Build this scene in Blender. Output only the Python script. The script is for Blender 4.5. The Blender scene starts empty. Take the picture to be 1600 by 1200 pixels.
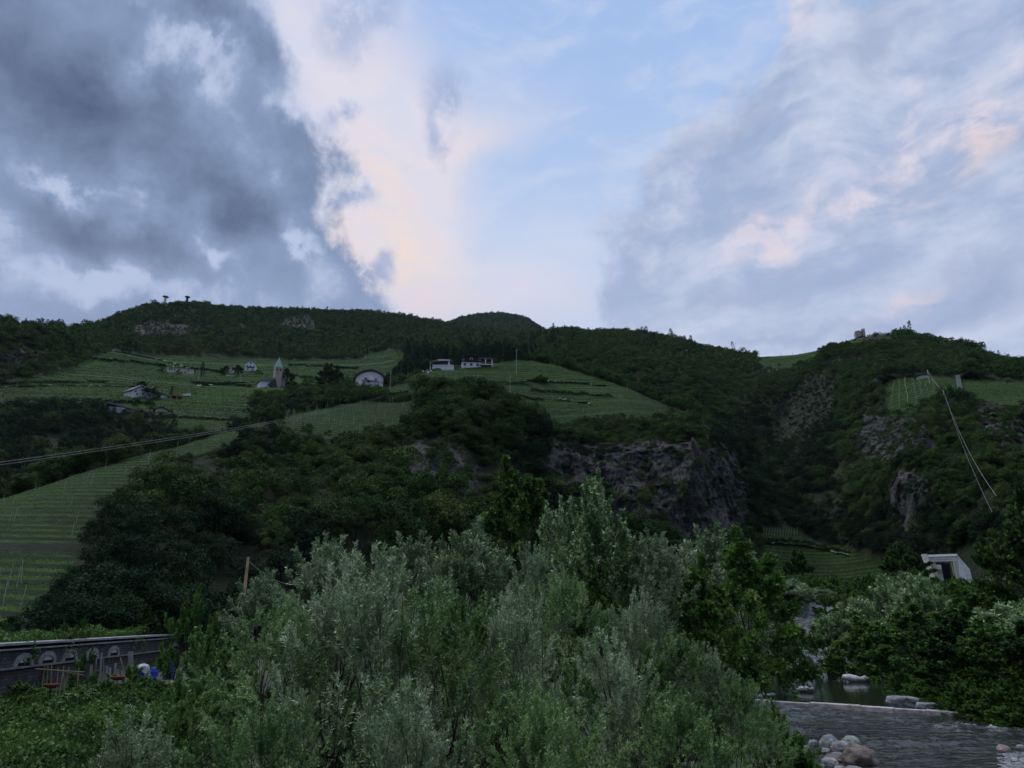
import bpy, math, random
import numpy as np
from math import radians as RAD
from mathutils import Vector, Matrix

# ------------------------------------------------------------------ camera, sky, light
DENOISE = True
SC = bpy.context.scene
COL = SC.collection
FPX, PITCH, CAMZ = 1121.0, RAD(18.27), 7.0
cam_d = bpy.data.cameras.new('camera'); cam = bpy.data.objects.new('camera', cam_d); COL.objects.link(cam)
cam_d.sensor_width = 36.0; cam_d.lens = FPX / 1600 * 36; cam_d.clip_start = 0.1; cam_d.clip_end = 12000
cam.location = (0, 0, CAMZ); cam.rotation_euler = (math.pi / 2 + PITCH, 0, 0)
SC.camera = cam
SC.view_settings.view_transform = 'Standard'; SC.view_settings.look = 'None'
SC.view_settings.exposure = 0.0; SC.view_settings.gamma = 1.0
SC.render.engine = 'CYCLES'; SC.cycles.use_denoising = DENOISE
SC.cycles.max_bounces = 5; SC.cycles.diffuse_bounces = 1; SC.cycles.glossy_bounces = 3
SC.cycles.transmission_bounces = 2; SC.cycles.transparent_max_bounces = 4; SC.cycles.volume_bounces = 0

CP, SP = math.cos(PITCH), math.sin(PITCH)
def ray(px, py):
    xc = (np.asarray(px, float) - 800) / FPX; yc = (600 - np.asarray(py, float)) / FPX
    return np.stack([xc + 0 * yc, CP - yc * SP + 0 * xc, SP + yc * CP + 0 * xc], -1)
def at(px, py, D):                      # point at horizontal distance D along the sight line of a photo pixel
    r = ray(px, py); h = np.hypot(r[..., 0], r[..., 1])
    P = r * (np.asarray(D) / h)[..., None]; P[..., 2] += CAMZ
    return P
def onz(px, py, z):                     # where that sight line meets a level at height z
    r = ray(px, py); t = (z - CAMZ) / r[..., 2]
    P = r * t[..., None]; P[..., 2] += CAMZ
    return P
def proj(P):
    P = np.asarray(P, float); X = P[..., 0]; Y = P[..., 1]; Z = P[..., 2] - CAMZ
    f = Y * CP + Z * SP; u = -Y * SP + Z * CP
    f = np.where(f < 0.1, 0.1, f)
    return 800 + FPX * X / f, 600 - FPX * u / f
def azel(px, py):
    r = ray(px, py); r = r / np.linalg.norm(r)
    return math.atan2(r[0], r[1]), math.asin(r[2])
def srgb(r, g, b, k=1.0):
    f = lambda c: ((c / 255 + 0.055) / 1.055) ** 2.4 if c > 10 else c / 255 / 12.92
    return (f(r) * k, f(g) * k, f(b) * k, 1)

class NT:                               # small helper to write node trees
    def __init__(s, nt): s.nt = nt; s.n = nt.nodes; s.l = nt.links
    def new(s, t, **kw):
        n = s.n.new(t)
        for k, v in kw.items(): setattr(n, k, v)
        return n
    def put(s, sock, v):
        if isinstance(v, bpy.types.NodeSocket): s.l.new(v, sock)
        elif v is not None: sock.default_value = v
    def m(s, op, a, b=None, c=None, clamp=False):
        n = s.new('ShaderNodeMath', operation=op)
        s.put(n.inputs[0], a); s.put(n.inputs[1], b)
        if c is not None: s.put(n.inputs[2], c)
        return s.m('MINIMUM', n.outputs[0], 1.0) if clamp else n.outputs[0]
    def vm(s, op, a, b=None, scale=None):
        n = s.new('ShaderNodeVectorMath', operation=op)
        s.put(n.inputs[0], a); s.put(n.inputs[1], b)
        if scale is not None: s.put(n.inputs[3], scale)
        return n.outputs[1] if op in ('LENGTH', 'DOT_PRODUCT', 'DISTANCE') else n.outputs[0]
    def mix(s, f, a, b, bt='MIX'):
        n = s.new('ShaderNodeMix', data_type='RGBA', blend_type=bt)
        s.put(n.inputs[0], f); s.put(n.inputs[6], a); s.put(n.inputs[7], b)
        return n.outputs[2]
    def noise(s, vec, scale, detail=3, rough=0.5, dist=0.0, col=False, flat=False):
        n = s.new('ShaderNodeTexNoise', noise_dimensions='2D' if flat else '3D')
        s.put(n.inputs['Vector'], vec); n.inputs['Scale'].default_value = scale
        n.inputs['Detail'].default_value = detail; n.inputs['Roughness'].default_value = rough
        n.inputs['Distortion'].default_value = dist
        return n.outputs[1] if col else n.outputs[0]
    def ramp(s, v, a, b, x=0.0, y=1.0, smooth=True):
        n = s.new('ShaderNodeMapRange', interpolation_type='SMOOTHSTEP' if smooth else 'LINEAR')
        n.clamp = not smooth
        s.put(n.inputs[0], v); s.put(n.inputs[1], a); s.put(n.inputs[2], b); s.put(n.inputs[3], x); s.put(n.inputs[4], y)
        return n.outputs[0]
    def comb(s, x, y, z=0.0):
        n = s.new('ShaderNodeCombineXYZ'); s.put(n.inputs[0], x); s.put(n.inputs[1], y); s.put(n.inputs[2], z)
        return n.outputs[0]

ZEN = 2.2
SUN_EL, SUN_ROT = 58.0, -68.0           # soft sun lamp added high on the left, unseen, for directional shading on crowns
def build_world():
    w = bpy.data.worlds.new('World'); SC.world = w; w.use_nodes = True
    T = NT(w.node_tree); T.n.clear()
    tc = T.new('ShaderNodeTexCoord').outputs['Generated']
    sep = T.new('ShaderNodeSeparateXYZ'); T.l.new(tc, sep.inputs[0])
    x, y, z = sep.outputs
    az = T.m('ARCTAN2', x, y); el = T.m('ARCSINE', z)
    P = T.comb(az, el, 0.0)
    # domain warp: big lazy one, then finer curls at the cloud rims
    w1 = T.vm('SUBTRACT', T.noise(P, 4.0, 4, 0.5, col=True, flat=True), (0.5, 0.5, 0.5))
    w2 = T.vm('SUBTRACT', T.noise(P, 14.0, 5, 0.58, col=True, flat=True), (0.5, 0.5, 0.5))
    Pw = T.vm('ADD', P, T.vm('SCALE', w1, scale=0.13)); Pw = T.vm('ADD', Pw, T.vm('SCALE', w2, scale=0.075))
    Ps = T.vm('ADD', P, T.vm('SCALE', w1, scale=0.10))
    def total(vec, items):
        acc = 0.0
        for px, py, rx, ry, ang, amp in items:
            a, e = azel(px, py)
            n = T.new('ShaderNodeTexGradient', gradient_type='SPHERICAL'); T.l.new(vec, n.inputs[0])
            tm = n.texture_mapping; tm.vector_type = 'TEXTURE'
            tm.translation = (a, e, 0); tm.rotation = (0, 0, RAD(ang)); tm.scale = (rx / FPX, ry / FPX, 1)
            acc = T.m('MULTIPLY_ADD', T.ramp(n.outputs[1], 0.0, 1.0), amp, acc)
        return acc
    fb = T.noise(P, 5.0, 6, 0.6, 0.3, flat=True)          # overall billow
    fine = T.noise(P, 16.0, 5, 0.62, 0.2, flat=True)
    strk_v = T.new('ShaderNodeMapping'); T.l.new(Ps, strk_v.inputs[0])
    strk_v.inputs['Rotation'].default_value = (0, 0, RAD(-32)); strk_v.inputs['Scale'].default_value = (1.0, 3.2, 1)
    streak = T.noise(strk_v.outputs[0], 6.0, 6, 0.6, 0.12, flat=True)
    # clear sky: Nishita, washed towards the pale evening blue the photograph has
    sky = T.new('ShaderNodeTexSky', sky_type='NISHITA'); sky.sun_disc = False
    sky.sun_elevation = RAD(SUN_EL); sky.sun_rotation = RAD(SUN_ROT); sky.air_density = 1.0; sky.dust_density = 0.6
    K = 10.0                                     # colours below are radiance; the Background runs at 0.1
    C = lambda r, g, b: srgb(r, g, b, K)
    grad = T.ramp(el, RAD(16), RAD(48))
    pale = T.mix(grad, C(202, 220, 245), C(166, 195, 240))
    clear = T.mix(0.93, sky.outputs[0], pale)
    # warm veil left of centre and pink along the right
    warm = T.m('MULTIPLY', total(Ps, [(620, 400, 260, 240, 0, 1.1), (600, 220, 260, 240, -15, 1.0), (470, 60, 190, 200, 0, .9), (740, 470, 260, 90, 0, .6), (760, 190, 240, 90, 15, .55), (870, 440, 160, 150, 30, .6)]), T.ramp(fb, 0.2, 0.62, 0.65, 1.05), clamp=True)
    c = T.mix(warm, clear, C(226, 222, 235))
    warm2 = T.m('MULTIPLY', total(Ps, [(640, 420, 170, 130, -30, 1.0), (570, 300, 130, 170, -20, .8), (740, 215, 120, 40, 15, .5)]), T.ramp(fine, 0.25, 0.7, 0.3, 1.0), clamp=True)
    c = T.mix(warm2, c, C(242, 224, 217))
    # thin streaks over the whole
    thin = T.m('MULTIPLY', T.ramp(streak, 0.42, 0.75), 0.5)
    c = T.mix(thin, c, C(208, 218, 240))
    # right-hand sheet: lavender grey, lit rims
    rB = total(Pw, [(1420, 420, 640, 260, 0, 1.4), (1220, 310, 400, 220, 20, 1.1), (1500, 200, 460, 260, 15, .8), (1040, 470, 300, 160, 0, 1.1), (970, 370, 170, 180, 30, .8), (1090, 230, 200, 120, 25, .8), (1240, 80, 160, 110, 0, .6), (1460, 60, 280, 120, 0, .9), (1540, 500, 300, 150, 0, .8)])
    rD = T.m('ADD', rB, T.m('MULTIPLY', T.m('SUBTRACT', fb, 0.5), 2.6))
    rM = T.ramp(rD, 0.30, 0.95)
    shade = T.ramp(T.m('ADD', T.m('MULTIPLY', streak, 0.6), T.m('MULTIPLY', fb, 0.5)), 0.40, 0.70)
    rc = T.mix(shade, C(158, 175, 208), C(206, 213, 233))
    c = T.mix(T.m('MULTIPLY', rM, 0.85), c, rc)
    pk = T.m('MULTIPLY', total(Pw, [(1230, 370, 110, 60, -35, 1.0), (1190, 350, 50, 70, 30, .7), (1480, 210, 260, 60, 28, .9), (1570, 170, 140, 60, 20, .9), (1390, 190, 70, 40, 60, .8), (1245, 55, 70, 60, 50, .9), (1290, 300, 200, 50, 25, .7), (1480, 470, 140, 36, 10, .95), (970, 370, 90, 130, 35, .45), (1350, 290, 160, 50, 25, .6)]), T.m('MULTIPLY', T.ramp(fine, 0.34, 0.62, 0.2, 1.1), T.ramp(streak, 0.36, 0.62, 0.15, 1.1)), clamp=True)
    c = T.mix(T.m('MULTIPLY', pk, 0.62), c, C(234, 222, 232))
    og = T.m('MULTIPLY', total(Pw, [(1540, 205, 110, 36, 25, .7), (1475, 472, 70, 24, 10, .5), (1225, 385, 50, 22, -30, .4)]), T.ramp(streak, 0.4, 0.62), clamp=True)
    c = T.mix(T.m('MULTIPLY', og, 0.7), c, C(248, 220, 206))
    gk = T.m('MULTIPLY', total(Pw, [(1580, 430, 110, 60, 0, 1.0), (1590, 205, 60, 34, 0, .8), (1370, 60, 130, 50, 20, .6), (1120, 215, 200, 44, 15, .6), (1200, 450, 300, 44, 0, .55), (1500, 510, 260, 34, 0, .5), (1230, 540, 220, 26, 0, .6)]), T.ramp(fb, 0.3, 0.6, 0.4, 1.0), clamp=True)
    c = T.mix(gk, c, C(146, 162, 196))
    # small dark scuds in front of the warm veil
    sc_ = T.m('MULTIPLY', total(Pw, [(715, 150, 60, 70, -20, 1.1), (690, 205, 40, 40, 0, .8), (520, 185, 60, 30, 0, 1.1), (540, 300, 50, 26, 0, 1.2), (590, 415, 38, 50, -20, 1.3), (530, 60, 90, 70, 0, .9), (600, 40, 80, 60, 0, .8)]), T.ramp(fine, 0.30, 0.55), clamp=True)
    c = T.mix(T.m('MULTIPLY', sc_, 0.8), c, C(158, 176, 212))
    # the big dark bank on the left
    lB = total(Pw, [(120, 120, 420, 230, 0, 1.5), (200, 300, 420, 230, 0, 1.5), (380, 240, 210, 130, 0, .9), (360, 60, 130, 70, 0, .9), (420, 400, 230, 120, -20, 1.1), (150, 490, 520, 240, 0, 1.9), (430, 480, 260, 150, -8, 1.6), (480, 330, 110, 120, 0, .4), (-200, 300, 400, 400, 0, 1.4)])
    lD = T.m('ADD', lB, T.m('MULTIPLY', T.m('SUBTRACT', fine, 0.5), 1.1))
    lM = T.ramp(lD, 0.22, 0.85)
    dk = total(Pw, [(60, 110, 230, 130, 0, .8), (180, 230, 220, 80, 0, .8), (210, 170, 120, 60, 0, .5), (60, 330, 140, 60, -15, .7), (150, 360, 130, 60, 0, .75), (270, 400, 130, 60, -25, .7), (390, 310, 140, 60, 10, .75), (430, 190, 90, 50, 0, .7), (340, 55, 100, 40, -15, .9), (300, 290, 150, 60, 0, .4), (480, 225, 50, 60, 0, .4), (490, 420, 100, 50, 0, .35)])
    lt = total(Pw, [(100, 285, 130, 26, -8, .6), (230, 95, 70, 60, 50, .55), (290, 95, 50, 60, 60, .5), (200, 440, 260, 44, 0, .75), (330, 385, 70, 30, 30, .45), (80, 445, 160, 40, 0, .45), (470, 340, 50, 40, 60, .4), (340, 440, 80, 26, 0, .3), (215, 330, 50, 40, 60, .4), (480, 365, 70, 20, 0, .5), (445, 160, 80, 120, -20, .55), (470, 330, 110, 80, 0, .35), (520, 430, 90, 60, 0, .45), (130, 20, 120, 30, 0, .2)])
    tone = T.m('ADD', T.m('SUBTRACT', T.m('MULTIPLY', lt, 0.8), T.m('MULTIPLY', dk, 0.85)), T.m('ADD', T.m('MULTIPLY', T.m('SUBTRACT', fb, 0.5), 1.9), T.m('MULTIPLY', T.m('SUBTRACT', fine, 0.5), 0.7)))
    lc = T.mix(T.ramp(tone, -1.35, 0.12, smooth=False), C(76, 91, 119), C(139, 158, 192))
    lc = T.mix(T.ramp(tone, 0.02, 0.50), lc, C(186, 199, 226))
    c = T.mix(lM, c, lc)
    # pale band hanging above the ridges on the far left and right
    low = T.m('MULTIPLY', T.ramp(el, RAD(29), RAD(22)), 0.25)
    c = T.mix(low, c, C(176, 190, 222))
    below = T.ramp(el, RAD(2), RAD(-6))
    c = T.mix(below, c, C(40, 46, 50))
    # lower sky behind the viewer is the unseen, darker half of the evening
    back = T.ramp(y, 0.05, -0.6)
    c = T.mix(T.m('MULTIPLY', back, 0.8), c, C(120, 134, 168))
    # overhead sky, out of frame, boosted to light the tree tops from above
    c = T.mix(T.ramp(el, RAD(50), RAD(72)), c, srgb(236, 240, 250, K * ZEN))
    bg = T.new('ShaderNodeBackground'); T.l.new(c, bg.inputs[0]); bg.inputs[1].default_value = 0.1
    out = T.new('ShaderNodeOutputWorld'); T.l.new(bg.outputs[0], out.inputs[0])
    w.cycles.sampling_method = 'MANUAL'; w.cycles.sample_map_resolution = 512
build_world()
sd = bpy.data.lights.new('sun', 'SUN'); sd.energy = 1.3; sd.angle = RAD(22); sd.color = (1, 0.97, 0.90)
sun = bpy.data.objects.new('sun', sd); COL.objects.link(sun)
sun.rotation_euler = (RAD(90 - SUN_EL), 0, RAD(180 - SUN_ROT))

# ------------------------------------------------------------------ mesh, noise and material helpers
def mesh_np(name, V, F, attrs=None, smooth=False, edges=True):
    me = bpy.data.meshes.new(name); V = np.asarray(V, np.float32).reshape(-1, 3); F = np.asarray(F, np.int32)
    k = F.shape[1]
    me.vertices.add(len(V)); me.vertices.foreach_set('co', V.ravel())
    me.loops.add(F.size); me.loops.foreach_set('vertex_index', F.ravel())
    me.polygons.add(len(F)); me.polygons.foreach_set('loop_start', np.arange(0, F.size, k, dtype=np.int32))
    try: me.polygons.foreach_set('loop_total', np.full(len(F), k, dtype=np.int32))
    except Exception: pass
    if smooth: me.polygons.foreach_set('use_smooth', np.ones(len(F), bool))
    me.update(calc_edges=edges)
    for nm, (dom, arr) in (attrs or {}).items():
        a = me.attributes.new(nm, 'FLOAT', dom); a.data.foreach_set('value', np.asarray(arr, np.float32).ravel())
    return me
def props(o, label=None, cat=None, group=None, kind=None):
    if label: o['label'] = label
    if cat: o['category'] = cat
    if group: o['group'] = group
    if kind: o['kind'] = kind
    return o
def obj(name, me, mats=None, parent=None, **kw):
    o = bpy.data.objects.new(name, me); COL.objects.link(o)
    if mats is not None and me is not None and len(me.materials) == 0:
        for m in (mats if isinstance(mats, (list, tuple)) else [mats]): me.materials.append(m)
    if parent is not None: o.parent = parent
    return props(o, **kw)
def thing(name, loc, rz, label, cat, group=None):
    o = bpy.data.objects.new(name, None); COL.objects.link(o); o.empty_display_size = 0.5
    o.location = loc; o.rotation_euler = (0, 0, rz)
    return props(o, label, cat, group)

class MB:                                # collects boxes, prisms, tubes into ONE mesh
    def __init__(s): s.v = []; s.f = []
    def add(s, V, F):
        b = len(s.v); s.v += [tuple(map(float, p)) for p in V]; s.f += [tuple(b + i for i in f) for f in F]; return s
    def box(s, x0, x1, y0, y1, z0, z1):
        V = [(x, y, z) for z in (z0, z1) for y in (y0, y1) for x in (x0, x1)]
        return s.add(V, [(0, 2, 3, 1), (4, 5, 7, 6), (0, 1, 5, 4), (2, 6, 7, 3), (0, 4, 6, 2), (1, 3, 7, 5)])
    def prism(s, prof, y0, y1):          # profile in x,z (counter-clockwise seen from -y), extruded along y
        n = len(prof); V = [(x, y0, z) for x, z in prof] + [(x, y1, z) for x, z in prof]
        F = [tuple(range(n)), tuple(reversed(range(n, 2 * n)))] + [(i, i + n, (i + 1) % n + n, (i + 1) % n) for i in range(n)]
        return s.add(V, F)
    def xprism(s, prof, x0, x1):         # profile in y,z extruded along x
        n = len(prof); V = [(x0, y, z) for y, z in prof] + [(x1, y, z) for y, z in prof]
        F = [tuple(reversed(range(n))), tuple(range(n, 2 * n))] + [(i, (i + 1) % n, (i + 1) % n + n, i + n) for i in range(n)]
        return s.add(V, F)
    def tube(s, pts, rad, n=6, cap=True):
        pts = [Vector(p) for p in pts]; m = len(pts)
        if not isinstance(rad, (list, tuple, np.ndarray)): rad = [rad] * m
        V = []
        for i, p in enumerate(pts):
            t = (pts[min(i + 1, m - 1)] - pts[max(i - 1, 0)]).normalized()
            a = t.orthogonal().normalized() if i == 0 else (a - t * a.dot(t)).normalized()
            b = t.cross(a)
            V += [p + (a * math.cos(2 * math.pi * k / n) + b * math.sin(2 * math.pi * k / n)) * rad[i] for k in range(n)]
        F = [(i * n + k, i * n + (k + 1) % n, (i + 1) * n + (k + 1) % n, (i + 1) * n + k) for i in range(m - 1) for k in range(n)]
        if cap: F += [tuple(reversed(range(n))), tuple(range((m - 1) * n, m * n))]
        return s.add(V, F)
    def cone(s, cx, cy, z0, z1, r0, r1, n=12):
        V = [(cx + r * math.cos(2 * math.pi * k / n), cy + r * math.sin(2 * math.pi * k / n), z) for z, r in ((z0, r0), (z1, max(r1, 1e-3))) for k in range(n)]
        F = [(k, (k + 1) % n, (k + 1) % n + n, k + n) for k in range(n)] + [tuple(reversed(range(n))), tuple(range(n, 2 * n))]
        return s.add(V, F)
    def lathe(s, cx, cy, prof, n=20):
        V = [(cx + r * math.cos(2 * math.pi * k / n), cy + r * math.sin(2 * math.pi * k / n), z) for r, z in prof for k in range(n)]
        m = len(prof)
        F = [(i * n + k, i * n + (k + 1) % n, (i + 1) * n + (k + 1) % n, (i + 1) * n + k) for i in range(m - 1) for k in range(n)]
        F += [tuple(reversed(range(n))), tuple(range((m - 1) * n, m * n))]
        return s.add(V, F)
    def mesh(s, name, smooth=False):
        me = bpy.data.meshes.new(name); me.from_pydata(s.v, [], s.f); me.update()
        if smooth: me.polygons.foreach_set('use_smooth', np.ones(len(me.polygons), bool))
        return me
    def build(s, name, mat, parent=None, smooth=False, **kw): return obj(name, s.mesh(name, smooth), mat, parent, **kw)

_R = np.random.RandomState(7)
_T = _R.rand(64, 64, 64).astype(np.float32)
def vnoise(P):
    P = np.asarray(P, float); i = np.floor(P).astype(int); f = P - i; f = f * f * f * (f * (f * 6 - 15) + 10)
    i0 = i & 63; i1 = (i + 1) & 63; out = 0
    for a, X in ((0, i0[..., 0]), (1, i1[..., 0])):
        wx = f[..., 0] if a else 1 - f[..., 0]
        for b, Y in ((0, i0[..., 1]), (1, i1[..., 1])):
            wy = f[..., 1] if b else 1 - f[..., 1]
            for c, Z in ((0, i0[..., 2]), (1, i1[..., 2])):
                out = out + _T[X, Y, Z] * wx * wy * (f[..., 2] if c else 1 - f[..., 2])
    return out * 2 - 1
def fbm(P, oct=4, gain=0.5):
    P = np.asarray(P, float); s = 0; a = 1.0; t = 0
    for k in range(oct): s = s + a * vnoise(P * (2.03 ** k) + 17.3 * k); t += a; a *= gain
    return s / t
def ridged(P, oct=4):
    P = np.asarray(P, float); s = 0; a = 1.0; t = 0
    for k in range(oct): s = s + a * (1 - 2 * np.abs(vnoise(P * (2.1 ** k) + 9.1 * k))); t += a; a *= 0.5
    return s / t
def pchip_m(x, y):
    h = np.diff(x); d = np.diff(y, axis=0) / h.reshape(-1, *([1] * (y.ndim - 1))); m = np.zeros_like(y)
    w1 = (2 * h[1:] + h[:-1]).reshape(-1, *([1] * (y.ndim - 1))); w2 = (h[1:] + 2 * h[:-1]).reshape(-1, *([1] * (y.ndim - 1)))
    ok = d[1:] * d[:-1] > 0
    with np.errstate(divide='ignore', invalid='ignore'):
        mm = (w1 + w2) / (w1 / d[:-1] + w2 / d[1:])
    m[1:-1] = np.where(ok, mm, 0); m[0] = d[0]; m[-1] = d[-1]
    return m
def pchip(x, y, q):
    x = np.asarray(x, float); y = np.asarray(y, float); q = np.clip(q, x[0], x[-1]); m = pchip_m(x, y)
    i = np.clip(np.searchsorted(x, q) - 1, 0, len(x) - 2); h = (x[i + 1] - x[i]); t = (q - x[i]) / h
    sh = [-1] + [1] * (y.ndim - 1); h = h.reshape(sh); t = t.reshape(sh)
    return (1 + 2 * t) * (1 - t) ** 2 * y[i] + t * (1 - t) ** 2 * h * m[i] + t * t * (3 - 2 * t) * y[i + 1] + t * t * (t - 1) * h * m[i + 1]
def inpoly(px, py, poly):
    px = np.asarray(px, float); py = np.asarray(py, float); r = np.zeros(px.shape, bool); n = len(poly)
    for i in range(n):
        x0, y0 = poly[i]; x1, y1 = poly[(i + 1) % n]
        if y0 == y1: continue
        c = ((y0 > py) != (y1 > py)) & (px < (x1 - x0) * (py - y0) / (y1 - y0) + x0); r ^= c
    return r

# ---- materials
def mat(name, col, rough=0.8, spec=0.3, metal=0.0, noise=0.0, nscale=3.0, bump=0.0, bscale=20.0):
    m = bpy.data.materials.new(name); m.use_nodes = True; T = NT(m.node_tree)
    b = T.n['Principled BSDF']; b.inputs['Roughness'].default_value = rough
    b.inputs['Specular IOR Level'].default_value = spec; b.inputs['Metallic'].default_value = metal
    pos = T.new('ShaderNodeNewGeometry').outputs[0]
    if noise > 0:
        n = T.noise(pos, nscale, 5, 0.6)
        v = T.ramp(n, 0.3, 0.7, 1 - noise, 1 + noise * 0.6)
        c = T.mix(1.0, (*col[:3], 1), T.comb(v, v, v), 'MULTIPLY'); T.l.new(c, b.inputs['Base Color'])
    else: b.inputs['Base Color'].default_value = (*col[:3], 1)
    if bump > 0:
        bn = T.new('ShaderNodeBump'); bn.inputs['Strength'].default_value = bump; bn.inputs['Distance'].default_value = 0.05
        T.l.new(T.noise(pos, bscale, 4), bn.inputs['Height']); T.l.new(bn.outputs[0], b.inputs['Normal'])
    return m
def foliage(name, cols, trans=0.25, rough=0.55, spec=0.25, osc=0.35):
    m = bpy.data.materials.new(name); m.use_nodes = True; T = NT(m.node_tree); b = T.n['Principled BSDF']; out = T.n['Material Output']
    at_ = T.new('ShaderNodeAttribute', attribute_name='var').outputs['Fac']
    rnd = T.new('ShaderNodeObjectInfo').outputs['Random']
    v = T.m('ADD', T.m('MULTIPLY', at_, 1 - osc), T.m('MULTIPLY', rnd, osc))
    cr = T.new('ShaderNodeValToRGB'); T.l.new(v, cr.inputs[0]); e = cr.color_ramp.elements
    while len(e) < len(cols): e.new(0.5)
    for i, c in enumerate(cols): e[i].position = i / (len(cols) - 1); e[i].color = (*c, 1)
    T.l.new(cr.outputs[0], b.inputs['Base Color'])
    b.inputs['Roughness'].default_value = rough; b.inputs['Specular IOR Level'].default_value = spec
    tr = T.new('ShaderNodeBsdfTranslucent'); T.l.new(cr.outputs[0], tr.inputs[0])
    mx = T.new('ShaderNodeMixShader'); mx.inputs[0].default_value = trans
    T.l.new(b.outputs[0], mx.inputs[1]); T.l.new(tr.outputs[0], mx.inputs[2]); T.l.new(mx.outputs[0], out.inputs[0])
    return m
M = {}
M['leaf_oak'] = foliage('leaf_oak', [(.010, .030, .010), (.034, .076, .020), (.105, .165, .040)], trans=.12, rough=.75, spec=.08)
M['leaf_olive'] = foliage('leaf_olive', [(.022, .044, .016), (.060, .095, .028), (.14, .175, .055)], trans=.12, rough=.75, spec=.08)
M['leaf_dark'] = foliage('leaf_dark', [(.006, .017, .009), (.017, .038, .019), (.045, .075, .034)], trans=.08, rough=.8, spec=.05)  # deep green; on forest trees it puts slope and gorge shade into leaf colour
M['leaf_pine'] = foliage('leaf_pine', [(.014, .034, .022), (.028, .058, .034), (.045, .08, .04)], trans=.1, rough=.8, spec=.05)
M['leaf_vine'] = foliage('leaf_vine', [(.026, .072, .012), (.058, .138, .023), (.12, .24, .038)], trans=.2, osc=.1)
M['leaf_willow'] = foliage('leaf_willow', [(.055, .12, .036), (.20, .295, .135), (.43, .50, .33)], trans=.12, rough=.42, spec=.5, osc=.28)
M['leaf_willow_green'] = foliage('leaf_willow_green', [(.05, .12, .03), (.15, .27, .08), (.34, .46, .20)], trans=.15, rough=.45, spec=.4, osc=.28)
M['leaf_poplar'] = foliage('leaf_poplar', [(.06, .13, .04), (.17, .29, .10), (.38, .47, .26)], trans=.15, rough=.42, spec=.5, osc=.15)
M['leaf_robinia'] = foliage('leaf_robinia', [(.022, .06, .014), (.06, .14, .026), (.16, .28, .045)], trans=.3, osc=.25)
M['leaf_broad'] = foliage('leaf_broad', [(.05, .11, .03), (.09, .18, .045), (.15, .26, .07)], trans=.3, rough=.4, spec=.4, osc=.2)
M['leaf_garden'] = foliage('leaf_garden', [(.02, .055, .012), (.06, .125, .025), (.14, .24, .045)], trans=.3, osc=.1)
M['bark'] = mat('bark', (.06, .05, .04), .9, .1, noise=.4, nscale=4, bump=.6, bscale=12)
M['bark_dark'] = mat('bark_dark', (.028, .024, .02), .9, .1)

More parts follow.
